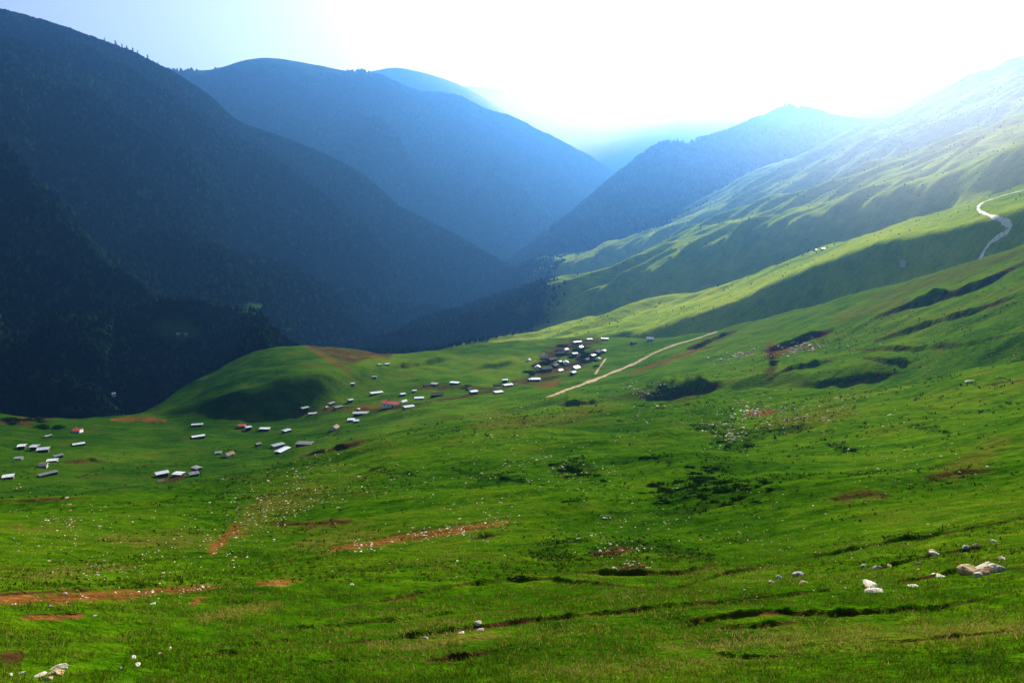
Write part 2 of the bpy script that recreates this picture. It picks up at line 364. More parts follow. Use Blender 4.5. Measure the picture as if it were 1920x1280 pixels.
def strokes(lst):
    """bare, planted and painted-shade patches: (points, half thickness)"""
    m = np.zeros(A.z.shape)
    for pts, th in lst:
        if len(pts) == 1: pts = [pts[0], (pts[0][0]+1, pts[0][1])]
        for (x0, y0), (x1, y1) in zip(pts[:-1], pts[1:]):
            k = (PX > min(x0, x1)-3*th) & (PX < max(x0, x1)+3*th) & (PY > min(y0, y1)-3*th) & (PY < max(y0, y1)+3*th) & (D > 8)
            qx, qy = PX[k], PY[k]; L2 = (x1-x0)**2+(y1-y0)**2
            t = np.clip(((qx-x0)*(x1-x0)+(qy-y0)*(y1-y0))/L2, 0, 1)
            U_ = (qx-pts[0][0])/(pts[-1][0]-pts[0][0]+1e-6); nz = fbm(A.x[k]*60/D[k], A.y[k]*0+D[k]*.02, 3, int(th*7+x0))
            tp = .35+.65*np.sin(np.pi*np.clip(U_, .03, .97))**.6 if len(pts) > 1 and abs(pts[-1][0]-pts[0][0]) > 30 else 1
            dd = np.hypot(qx-x0-t*(x1-x0), (qy-y0-t*(y1-y0))*1.3)/(th*tp*(1.1+.9*nz))
            m[k] = np.maximum(m[k], np.clip(1.15-.5*np.abs(dd), 0, 1))
    return m
soil = strokes([([(-60,1130),(0,1126),(100,1120),(250,1112),(400,1098)], 11), ([(40,1158),(110,1156),(160,1154)], 6), ([(480,1094),(530,1090),(565,1086)], 8),
  ([(625,1030),(700,1018),(780,1003),(860,992),(950,978)], 8), ([(572,648),(610,668),(655,694)], 4), ([(640,668),(690,664),(728,664)], 4),
  ([(210,786),(250,785),(310,788)], 5), ([(1445,648),(1480,655),(1440,665)], 6), ([(1330,648),(1290,662),(1180,700)], 4), ([(1010,725),(1050,716)], 6),
  ([(1480,648),(1530,650)], 5), ([(420,1010),(400,1030),(440,990)], 8), ([(640,770),(690,762),(720,758)], 4), ([(380,1120),(360,1130)],4), ([(1410,775),(1450,770)],8)])
dsoil_shade = strokes([([(585,650),(650,660),(728,665)], 13), ([(620,664),(660,676),(690,670)], 8), ([(700,772),(780,757),(880,742),(990,717)], 3), ([(300,900),(350,893)], 6), ([(560,775),(640,765)], 5)]+[(p_, t_*(.55 if p_[0][1] > 960 else .42)) for p_, t_ in STEPS if p_[0] not in ((1160,1072),(400,780),(730,690),(860,700))]+[([(515,980),(580,982),(655,976)], 7), ([(580,852),(630,840),(680,826)], 6), ([(1000,690),(1040,660),(1080,645),(1120,640)], 16), ([(960,715),(1000,712),(1050,705)], 10),  # strokes taken from STEPS mix bare soil with painted riser shadow
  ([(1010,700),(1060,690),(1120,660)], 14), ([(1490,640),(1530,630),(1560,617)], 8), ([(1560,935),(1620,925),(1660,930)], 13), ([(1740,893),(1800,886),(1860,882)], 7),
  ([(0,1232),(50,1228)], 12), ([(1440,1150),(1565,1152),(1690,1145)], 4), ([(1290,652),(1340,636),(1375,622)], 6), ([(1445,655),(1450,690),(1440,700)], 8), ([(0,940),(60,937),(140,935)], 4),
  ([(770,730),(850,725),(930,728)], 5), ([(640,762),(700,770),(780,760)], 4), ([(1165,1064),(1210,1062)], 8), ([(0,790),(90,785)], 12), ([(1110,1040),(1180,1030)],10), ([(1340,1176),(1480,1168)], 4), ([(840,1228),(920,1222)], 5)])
herb = strokes([([(1110,1035),(1200,1020),(1330,1045)], 15), ([(1010,1020),(1100,1010)], 8), ([(700,880),(780,890)], 8), ([(850,880),(930,900)], 7),([(1250,930),(1330,910),(1390,920)], 26), ([(1240,960),(1330,955)], 14), ([(1040,880),(1090,872),(1120,890)], 16), ([(1200,860),(1270,862)], 8), ([(1330,880),(1360,878)], 12),
  ([(1560,835),(1600,845)], 10), ([(1340,825),(1420,835)], 9), ([(1055,940),(1100,936)], 8), ([(1000,1040),(1090,1050)], 16), ([(1300,800),(1400,815),(1500,800)], 12), ([(930,895),(980,900)], 9),
  ([(1220,725),(1290,728),(1345,718)], 12), ([(1720,800),(1780,810)], 9), ([(1780,1240),(1880,1235)], 20)])  # first stroke here paints the shade of the hollow behind the crest
dry = strokes([([(1250,1215),(1450,1200),(1650,1195),(1900,1180)], 26), ([(960,1260),(1200,1250),(1500,1225)], 16), ([(430,1000),(500,950),(600,920)], 28), ([(560,1020),(700,1000)], 18), ([(200,1010),(420,1010)],18),
  ([(1440,800),(1600,770)], 18), ([(700,1210),(950,1190)], 10), ([(880,800),(1100,780)], 12), ([(1640,560),(1760,520),(1920,470)], 14), ([(1000,790),(1150,765)], 8), ([(1750,900),(1880,830)], 24),
  ([(1560,600),(1700,560)], 12), ([(380,1160),(520,1130)], 12), ([(60,1080),(250,1060)], 8)])
land = A.mesh('meadow', M_meadow, {'soil': soil.ravel(), 'darksoil_shade': dsoil_shade.ravel(), 'herb': herb.ravel(), 'dry': dry.ravel()})

# ------------------------------------------------------------------ grassy far hillside with its spurs
def K(px): return np.interp(px, [e[0] for e in EDGE], [e[1] for e in EDGE]), np.interp(px, [e[0] for e in EDGE], [e[2] for e in EDGE])
S1c = [(500,690,950),(700,660,950),(800,660,930),(900,646,900),(992,624,900),(1105,588,880),(1255,558,850),(1350,530,830),(1480,487,800),(1620,437,760),(1690,415,740),(1785,393,720),(1832,376,700),(1920,352,680),(2500,220,600)]
S1s = [(500,720,900),(800,680,880),(900,660,830),(1000,645,800),(1100,632,790),(1220,614,760),(1300,588,748),(1400,554,736),(1480,514,712),(1550,490,690),(1620,462,668),(1690,444,640),(1785,425,610),(1920,388,575),(2500,270,500)]
S1f = [(500,760,860),(800,720,830),(900,690,800),(1000,668,770),(1100,660,755),(1220,648,722),(1300,636,706),(1400,616,694),(1480,590,672),(1550,570,652),(1620,550,632),(1690,530,608),(1785,502,578),(1920,462,548),(2500,330,470)]
S2c = [(500,700,1250),(740,628,1250),(860,590,1250),(1001,541,1220),(1147,497,1190),(1220,466,1170),(1300,427,1150),(1366,404,1140),(1440,378,1130),(1512,350,1120),(1600,318,1110),(1750,265,1090),(1920,215,1060),(2500,60,950)]
S2s = [(500,705,1150),(740,634,1120),(860,599,1110),(1001,553,1080),(1147,525,1060),(1220,500,1045),(1300,462,1030),(1366,438,1010),(1440,420,980),(1512,400,950),(1600,372,930),(1750,330,900),(1920,280,860),(2500,130,760)]
S2f = [(500,760,1090),(740,690,1060),(860,664,1050),(1001,632,1030),(1147,590,1005),(1220,572,985),(1300,545,965),(1366,520,945),(1440,498,905),(1512,474,880),(1600,445,850),(1750,402,820),(1920,352,770),(2500,215,680)]
S3c = [(500,640,1700),(740,590,1650),(880,547,1600),(1001,494,1560),(1074,470,1540),(1184,434,1510),(1293,386,1490),(1402,320,1500),(1512,284,1520),(1600,245,1540),(1700,205,1560),(1800,150,1580),(1920,105,1600),(2100,80,1550),(2500,90,1500)]
S3s = [(500,645,1520),(740,594,1480),(880,552,1440),(1001,501,1410),(1074,492,1390),(1184,455,1365),(1293,412,1350),(1402,372,1345),(1512,330,1340),(1600,295,1340),(1700,258,1330),(1800,215,1320),(1920,175,1300),(2500,20,1200)]
S3f = [(500,705,1400),(740,645,1380),(880,606,1370),(1001,556,1340),(1074,532,1310),(1184,496,1290),(1293,448,1270),(1402,404,1255),(1512,362,1240),(1600,330,1230),(1700,294,1215),(1800,262,1190),(1920,228,1150),(2500,75,1040)]
E_ = [(500,760,640)]+[(x, y+30, d*1.04) for x, y, d in EDGE if x > 560]
def far_(c, k): return [(x, y, d*k) for x, y, d in c]
S1c = far_(S1c, 1.17); S2f = far_(S2f, 1.16); S2s = far_(S2s, 1.15); S2c = far_(S2c, 1.36); S3f = far_(S3f, 1.46); S3s = far_(S3s, 1.43); S3c = far_(S3c, 1.75)
def near_(s_, f_, k): return [(x, y, np.interp(x, [q[0] for q in f_], [q[2] for q in f_])*(1-k)+d*k) for x, y, d in s_]
S1s = near_(S1s, S1f, .6); S2s = near_(S2s, S2f, .6); S3s = near_(S3s, S3f, .6)
Rs = Sheet([off(E_, 30, .98), E_, S1f, S1s, S1c, off(S1c, 16, 1.07), S2f, S2s, S2c, off(S2c, 12, 1.05), S3f, S3s, S3c, off(S3c, 25, 1.1), off(S3c, 130, 1.5)],
           -20, 46, 900, np.geomspace(420, 3600, 640), (2.2, 6))
# gullies running down the slope
ca, sa = math.cos(R(24)), math.sin(R(24))
U = Rs.x*ca+Rs.y*sa; Vv = -Rs.x*sa+Rs.y*ca
dd = np.broadcast_to(Rs.d[:, None], Rs.z.shape); k = np.clip((dd-700)/500, 0, 1)
warp = fbm(U/260, Vv/260, 2, 77)*30
rid = np.abs(fbm(U/420, (Vv+warp)/95, 3, 51)); Rs.z += (rid*48-10)*k
Rs.z += fbm(U/150, (Vv+warp)/42, 3, 53)*9*(.25+.75*k)
Rs.z += fbm(Rs.x/26, Rs.y/26, 3, 57)*.9
Rs.z += fbm(Rs.x/13, Rs.y/13, 3, 59)*.8
hx, hy = project(Rs.x, Rs.y, Rs.z)
s1y = np.interp(hx, [q[0] for q in S1c], [q[1] for q in S1c])
wn = 70*fbm(Rs.x/60, Rs.y/60, 4, 91)
wood_shade = np.clip((905-hx+wn*.6)/60, 0, 1)
wood_shade = np.maximum(wood_shade, np.clip((1085-hx+wn)/110, 0, 1)*np.clip((s1y-2-hy)/7, 0, 1))  # mask of the dark spur feet: painted shade and added trees
hill = Rs.mesh('grassy_hillside', M_meadow_far, {'wood_shade': wood_shade.ravel()}); Rs.clear = 1-wood_shade

# ------------------------------------------------------------------ forested mountains
FARK = {'wooded_ridge': 1.36, 'blue_mountain': 1.02, 'hazy_mountain': .86, 'distant_ridge': .7, 'farthest_ridge': .58}
def mountain(name, curves, az0, az1, nc, dg, blur, n1, n2, seed, clear=None, crest=None):
    s = Sheet([[(a_, b_, d_*FARK.get(name, 1)) for a_, b_, d_ in c] for c in curves], az0, az1, nc, dg*FARK.get(name, 1), blur)
    g = np.abs(fbm(s.x/n1[0], s.y/n1[0], 4, seed))
    taper = 1
    if crest is not None:
        c = np.array(crest, float)*np.array([1, 1, FARK.get(name, 1)]); px = np.linspace(c[0, 0], c[-1, 0], 400)
        a, t = pix_ray(px, np.interp(px, c[:, 0], c[:, 1])); cd = np.interp(s.az, a, np.interp(px, c[:, 0], c[:, 2]))
        taper = np.clip(np.abs(s.d[:, None]/cd[None]-1)*4, .06, 1)
    s.z += ((.28-g)*n1[1] + fbm(s.x/n2[0], s.y/n2[0], 4, seed+5)*n2[1])*taper
    px, py = project(s.x, s.y, s.z); cl = np.zeros(s.z.shape)
    for cx, cy_, rx, ry, st in clear or []:
        q = np.hypot((px-cx)/rx, (py-cy_)/ry)+.45*fbm(s.x/60, s.y/60, 3, seed+9)
        cl = np.maximum(cl, st*np.clip(2.2-2*q, 0, 1))
    s.clear = cl; s.mesh(name, M_floor, {'clear': cl.ravel()})
    return s
Bc = [(-600,-10,2300),(-200,0,2350),(0,14,2400),(40,28,2400),(90,40,2410),(130,54,2420),(190,74,2430),(250,96,2440),(300,124,2450),(345,146,2450),(400,185,2480),(440,226,2500),(520,254,2500),(620,292,2450),(680,324,2400),(750,388,2350),(840,430,2350),(930,482,2300),(970,505,2300),(1200,640,2300)]
Bspur = [(-600,90,1500),(0,292,1450),(120,372,1450),(260,462,1450),(400,535,1450),(600,590,1600),(700,615,1750),(800,625,1900),(1200,668,2000)]
Bmid = [(-600,20,1850),(0,180,1850),(200,210,1850),(300,250,1900),(420,330,1900),(600,430,1900),(760,520,1850),(900,560,1850),(1200,650,1850)]
B = mountain('forested_mountain', [
    [(-600,900,640),(0,830,640),(300,820,680),(480,740,760),(600,705,1150),(700,700,1500),(850,690,1600),(1200,680,1700)],
    [(-600,640,1000),(0,690,950),(300,680,1000),(480,660,1050),(600,655,1300),(700,655,1650),(850,640,1750),(1200,672,1850)],
    Bspur, off(Bspur, 25, 1.06), Bmid, Bc, off(Bc, 30, 1.06), off(Bc, 200, 1.5)],
    -46, 12, 520, np.geomspace(620, 3300, 330), (4, 4), (480, 270), (120, 22), 101,
    [(330,618,62,26,1), (465,577,38,16,1), (200,557,40,14,.7), (140,762,30,8,.8), (540,620,40,7,.4), (320,400,16,14,.6), (745,405,10,16,.4)], Bc)
Cc = [(-600,60,4300),(100,110,4200),(310,127,4100),(400,123,4100),(430,113,4100),(460,102,4100),(490,96,4100),(530,100,4110),(570,107,4120),(620,117,4120),(650,121,4120),(690,127,4120),(715,137,4120),(740,152,4130),(790,170,4150),(850,170,4200),(900,196,4300),(960,216,4400),(1010,240,4500),(1060,266,4600),(1110,292,4700),(1150,320,4800),(1250,380,4900),(1500,450,5000)]
C = mountain('blue_mountain', [
    [(-600,400,2700),(300,400,2700),(700,500,2700),(900,560,2750),(1000,545,2900),(1200,470,3300),(1500,470,3500)],
    [(-600,250,3300),(300,270,3350),(600,300,3350),(720,260,3350),(900,340,3500),(1000,350,3700),(1150,370,4200),(1500,460,4400)],
    Cc, off(Cc, 60, 1.06), off(Cc, 130, 1.4)], -36, 22, 460, np.geomspace(2650, 6600, 240), (4, 3), (560, 420), (170, 50), 211,
    [(480,104,130,34,1), (620,118,150,30,1), (370,124,90,20,1), (465,120,50,22,.9), (560,130,60,22,.8), (700,140,26,12,.7), (885,262,12,5,.9), (580,158,30,5,.9)], Cc)
C2c = [(500,150,6400),(690,128,6400),(740,118,6400),(800,130,6450),(860,150,6500),(910,176,6600),(960,210,6700),(1020,245,6800),(1150,330,6900),(1300,400,7000)]
C2 = mountain('hazy_mountain', [off(C2c, 220, .72), C2c, off(C2c, 60, 1.15), off(C2c, 140, 1.4)], -20, 16, 240, np.geomspace(4600, 9200, 110), (3, 3), (700, 220), (200, 30), 307, [(800,150,120,30,.8)], C2c)
Dc = [(900,330,9300),(1000,262,9200),(1060,240,9100),(1110,215,9000),(1160,192,9000),(1220,166,9000),(1290,152,9000),(1380,150,9000),(1500,165,9000),(1700,150,9000)]
Dm = mountain('distant_ridge', [off(Dc, 200, .75), Dc, off(Dc, 60, 1.15), off(Dc, 140, 1.4)], -6, 34, 240, np.geomspace(6700, 12600, 100), (3, 3), (900, 250), (260, 40), 401, None, Dc)
Ec = [(600,190,12500),(800,150,12500),(900,152,12500),(980,165,12500),(1060,185,12500),(1120,200,12500),(1300,230,12500)]
Em = mountain('farthest_ridge', [off(Ec, 200, .8), Ec, off(Ec, 60, 1.1), off(Ec, 140, 1.2)], -16, 16, 160, np.geomspace(10000, 15000, 70), (3, 3), (900, 200), (260, 40), 409, None, Ec)
Gc = [(700,640,2000),(870,545,1980),(930,506,1980),(1000,452,1990),(1060,406,2000),(1110,364,2010),(1150,330,2020),(1200,290,2040),(1240,263,2060),(1290,263,2080),(1330,252,2150),(1380,236,2300),(1420,216,2450),(1468,190,2600),(1520,204,2650),(1580,222,2700),(1800,240,2700),(2200,200,2700)]
G = mountain('wooded_ridge', [off(Gc, 190, .72), [(700,660,1700),(870,600,1680),(1000,530,1680),(1150,450,1700),(1240,400,1730),(1330,370,1780),(1468,320,1900),(1700,300,1950),(2200,260,1950)],
    Gc, off(Gc, 25, 1.06), off(Gc, 200, 1.4)], -14, 42, 420, np.geomspace(1420, 3700, 200), (3, 3), (300, 60), (90, 12), 503, [(1290,270,40,6,.7), (1468,220,60,40,.8)], Gc)

# the woods that clothe them: too many trees to count, one mass per mountain
def crown_template(kind, r):
    if kind == 0:      # pointed
        rings = [(0, .34), (.22, .5), (.55, .33), (.8, .14)]; top = 1.0
    else:              # rounded
        rings = [(.08, .3), (.3, .55), (.62, .52), (.86, .28)]; top = 1.0
    n = 6; V = []; Fc = []
    for i, (h, rad) in enumerate(rings):
        for j in range(n):
            a = 2*math.pi*(j+.5*(i % 2))/n
            q = rad*r.uniform(.72, 1.28); V.append((q*math.cos(a), q*math.sin(a), h+r.uniform(-.05, .05)))
    V.append((r.uniform(-.05, .05), r.uniform(-.05, .05), top))
    for i in range(len(rings)-1):
        for j in range(n):
            a, b = i*n+j, i*n+(j+1) % n; c, d = a+n, b+n
            Fc += [(a, b, d), (a, d, c)]
    t = (len(rings)-1)*n
    for j in range(n): Fc.append((t+j, t+(j+1) % n, len(V)-1))
    return np.array(V), np.array(Fc)
TPL = [crown_template(i % 2, random.Random(i)) for i in range(8)]
def forest(name, s, n, hmin, hmax, drange, azr, keep=None):
    r = np.random.default_rng(len(name)+n)
    d = np.sqrt(r.uniform(drange[0]**2, drange[1]**2, n)); a = r.uniform(R(azr[0]), R(azr[1]), n)
    x, y = d*np.sin(a), d*np.cos(a); z = s.zat(x, y)
    ii = np.clip(np.searchsorted(s.d, d), 0, len(s.d)-1); jj = np.clip(np.searchsorted(s.az, a), 0, len(s.az)-1)
    ok = s.clear[ii, jj] < r.uniform(.25, .75, n)
    # keep what can be seen from somewhere near the viewpoint: not far behind the crest in its own column
    tan = s.z/s.d[:, None]; hor = np.maximum.accumulate(tan, 0)
    ok &= (z+30)/d > hor[ii, jj]-.004
    ok &= fbm(x/70, y/70, 3, 5) > -.42
    if keep is not None: ok &= keep(*project(x, y, z))
    x, y, z = x[ok], y[ok], z[ok]; n = len(x)
    d_ = np.hypot(x, y); hh = r.uniform(hmin, hmax, n)*np.clip(d_/1500, .5, 1)*(1+.3*fbm(x/90, y/90, 2, 8)); ww = hh*r.uniform(.5, .8, n); rot = r.uniform(0, 6.28, n)
    tone = np.clip(.45+.5*fbm(x/160, y/160, 3, 9)+r.normal(0, .28, n), 0, 1); tk = r.integers(0, 8, n)
    Vs, Fs, Ts, base = [], [], [], 0
    for t in range(8):
        k = tk == t; V, Fc = TPL[t]; m = k.sum()
        if not m: continue
        c, s_ = np.cos(rot[k])[:, None], np.sin(rot[k])[:, None]
        vx = (V[None, :, 0]*c-V[None, :, 1]*s_)*ww[k][:, None]+x[k][:, None]; vy = (V[None, :, 0]*s_+V[None, :, 1]*c)*ww[k][:, None]+y[k][:, None]
        vz = V[None, :, 2]*hh[k][:, None]+z[k][:, None]-.5
        Vs.append(np.stack([vx, vy, vz], -1).reshape(-1, 3)); Fs.append((Fc[None]+(np.arange(m)*len(V))[:, None, None]).reshape(-1, 3)+base)
        Ts.append(np.repeat(tone[k], len(V))); base += m*len(V)
    o = mesh_np(name, np.concatenate(Vs), np.concatenate(Fs), M_forest, False, None, {'tone': np.concatenate(Ts)})
    return tag(o, kind='stuff')
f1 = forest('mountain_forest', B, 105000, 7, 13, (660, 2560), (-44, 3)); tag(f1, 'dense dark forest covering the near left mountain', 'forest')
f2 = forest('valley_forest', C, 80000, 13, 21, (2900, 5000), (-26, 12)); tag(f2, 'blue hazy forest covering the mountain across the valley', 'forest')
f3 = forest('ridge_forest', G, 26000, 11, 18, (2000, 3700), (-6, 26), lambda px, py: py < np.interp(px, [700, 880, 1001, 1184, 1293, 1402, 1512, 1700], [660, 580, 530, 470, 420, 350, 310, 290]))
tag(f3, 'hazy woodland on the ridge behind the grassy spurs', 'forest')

f4 = forest('spur_woodland', Rs, 46000, 5, 9, (760, 2600), (-13, 11)); tag(f4, 'dark low woodland added to darken the feet of the grassy spurs', 'woodland')  # trees added on the grassy spurs for their dark tone
Rs.clear = np.zeros(Rs.z.shape)
f5 = forest('hillside_bushes', Rs, 2600, 1.6, 3.6, (650, 2200), (2, 34)); tag(f5, 'tiny dark bushes dotted over the far grassy hillside', 'bushes')

# ------------------------------------------------------------------ dirt roads draped on the ground
def road(name, sheet, pts, width, label):
    P = []
    pts = np.array(pts, float); t = np.r_[0, np.cumsum(np.hypot(*np.diff(pts, axis=0).T))]
    tt = np.linspace(0, t[-1], 90); px = np.interp(tt, t, pts[:, 0]); py = np.interp(tt, t, pts[:, 1])
    kk = np.ones(5)/5
    px = np.r_[px[:2], np.convolve(px, kk, 'valid'), px[-2:]]; py = np.r_[py[:2], np.convolve(py, kk, 'valid'), py[-2:]]
    for a, b in zip(px, py):
        h = sheet.hit(a, b)
        if h is not None and (not P or (h-P[-1]).length < 120): P.append(h)
    V = []; n = len(P); m = 5
    for i, p in enumerate(P):
        q = P[min(i+1, n-1)]-P[max(i-1, 0)]; s = Vector((q.y, -q.x, 0)).normalized()
        w_ = width*(1+.2*math.sin(i*.9)+.15*math.sin(i*2.3))
        for j in range(m):
            c = p+s*w_*(j/(m-1)-.5); V.append((c.x, c.y, sheet.z1(c.x, c.y)+.18+.12*(1-abs(j/(m-1)-.5)*2)))
    Fq = [(i*m+j, i*m+j+1, (i+1)*m+j+1, (i+1)*m+j) for i in range(n-1) for j in range(m-1)]
    return tag(mesh_np(name, V, Fq, M_gravel if sheet is Rs else M_road, True), kind='structure')
road('dirt_track', A, [(1028,745),(1060,732),(1100,718),(1150,698),(1190,682),(1230,660),(1270,645),(1310,634),(1345,622)], 4.0, '')
road('foot_path', A, [(1116,702),(1122,692),(1130,681),(1136,672)], 1.5, '')
road('mountain_road', Rs, [(1838,486),(1846,468),(1862,450),(1885,438),(1897,426),(1885,415),(1858,405),(1838,398),(1831,390),(1840,381),(1870,370),(1920,357),(1960,345)], 2.2, '')

# ------------------------------------------------------------------ huts
def box(bm, x0, x1, y0, y1, z0, z1):
    v = [bm.verts.new((x, y, z)) for z in (z0, z1) for x, y in ((x0, y0), (x1, y0), (x1, y1), (x0, y1))]
    for f in ((3,2,1,0),(4,5,6,7),(0,1,5,4),(1,2,6,5),(2,3,7,6),(3,0,4,7)): bm.faces.new([v[i] for i in f])
def make_hut(name, L, W, h, rise, m_wall, m_roof, chimney=False, windows=0):
    root = empty(name, (0, 0, -5000))
    bm = bmesh.new(); a, b = L/2, W/2        # walls with gable ends
    pr = [(-b, -2.2), (b, -2.2), (b, h), (0, h+rise), (-b, h)]
    v0 = [bm.verts.new((-a, y, z)) for y, z in pr]; v1 = [bm.verts.new((a, y, z)) for y, z in pr]
    bm.faces.new(v0); bm.faces.new(v1[::-1])
    for i in range(5): bm.faces.new((v0[i], v0[(i+1) % 5], v1[(i+1) % 5], v1[i]))
    wl = bm_obj('wall', bm, m_wall, root)
    bm = bmesh.new(); e = .45; th = .14; sl = rise/b     # roof: folded sheet with ribs
    nrib = max(6, int(L/1.1))
    for s in (-1, 1):
        pts = [(0, h+rise+.03), (s*(b+e), h-sl*e+.03), (s*(b+e), h-sl*e+.03+th), (0, h+rise+.03+th)]
        q0 = [bm.verts.new((-a-e, y, z)) for y, z in pts]; q1 = [bm.verts.new((a+e, y, z)) for y, z in pts]
        bm.faces.new(q0); bm.faces.new(q1)
        for i in range(4): bm.faces.new((q0[i], q0[(i+1) % 4], q1[(i+1) % 4], q1[i]))
        for k in range(nrib+1):
            x = -a-e+.06+(L+2*e-.12)*k/nrib
            r0 = [bm.verts.new((x+dx, y, z)) for dx, y, z in ((-.05, s*.1, h+rise-sl*.1+th+.035), (.05, s*.1, h+rise-sl*.1+th+.035), (.05, s*(b+e-.02), h-sl*(e-.02)+th+.035), (-.05, s*(b+e-.02), h-sl*(e-.02)+th+.035))]
            r1 = [bm.verts.new(v.co+Vector((0, 0, .06))) for v in r0]
            bm.faces.new(r1)
            for i in range(4): bm.faces.new((r0[i], r0[(i+1) % 4], r1[(i+1) % 4], r1[i]))
    box(bm, -a-e, a+e, -.14, .14, h+rise+th-.02, h+rise+th+.1)
    rf = bm_obj('roof', bm, m_roof, root)
    bm = bmesh.new(); box(bm, -.5+L*.18, .5+L*.18, -b-.06, -b+.02, 0, min(1.85, h-.12)); dr = bm_obj('door', bm, M_door, root)
    reg(root, wl, rf, dr)
    for k in range(windows):
        bm = bmesh.new(); x = -L*.32+k*L*.22; box(bm, x-.4, x+.4, -b-.05, -b+.02, .9, 1.6); wd = bm_obj('window', bm, M_slate, root); reg(root, wd)
    if chimney:
        bm = bmesh.new(); box(bm, -a*.5-.3, -a*.5+.3, .3, .9, h, h+rise+1.0); box(bm, -a*.5-.38, -a*.5+.38, .22, .98, h+rise+1.0, h+rise+1.15)
        ch = bm_obj('chimney', bm, M_stone_wall, rf); reg(rf, ch)
    return root
KIND = {
 'l': ('long_hut', 10, 4.6, 1.9, .28, M_log, M_tin), 'm': ('stone_hut', 6.4, 4.4, 2.0, .28, M_stone_wall, M_tin), 's': ('small_hut', 3.8, 3.2, 1.9, .28, M_log, M_tin),
 'g': ('grey_hut', 6.6, 4.2, 1.9, .28, M_stone_wall, M_grey), 'G': ('grey_long_hut', 10, 4.4, 1.9, .28, M_log, M_grey), 'h': ('grey_small_hut', 3.8, 3.2, 1.9, .28, M_log, M_grey),
 'r': ('red_roofed_house', 7.2, 5.6, 2.6, 1.0, M_plaster, M_red, True, 2), 'R': ('red_roofed_barn', 11.5, 6.5, 2.8, 1.0, M_plaster, M_red, True, 3), 'd': ('dark_hut', 8, 4.6, 2.0, .9, M_log, M_slate),
 't': ('tan_hut', 5, 4, 2.1, 1.1, M_plaster, M_tan), 'w': ('white_house', 6.2, 5.2, 2.8, 1.4, M_plaster, M_tin, False, 2)}
PROTO = {}
VG = 'huts of the hamlet in the basin'; HG = 'houses of the dense hilltop hamlet'; LG = 'huts at the left edge'
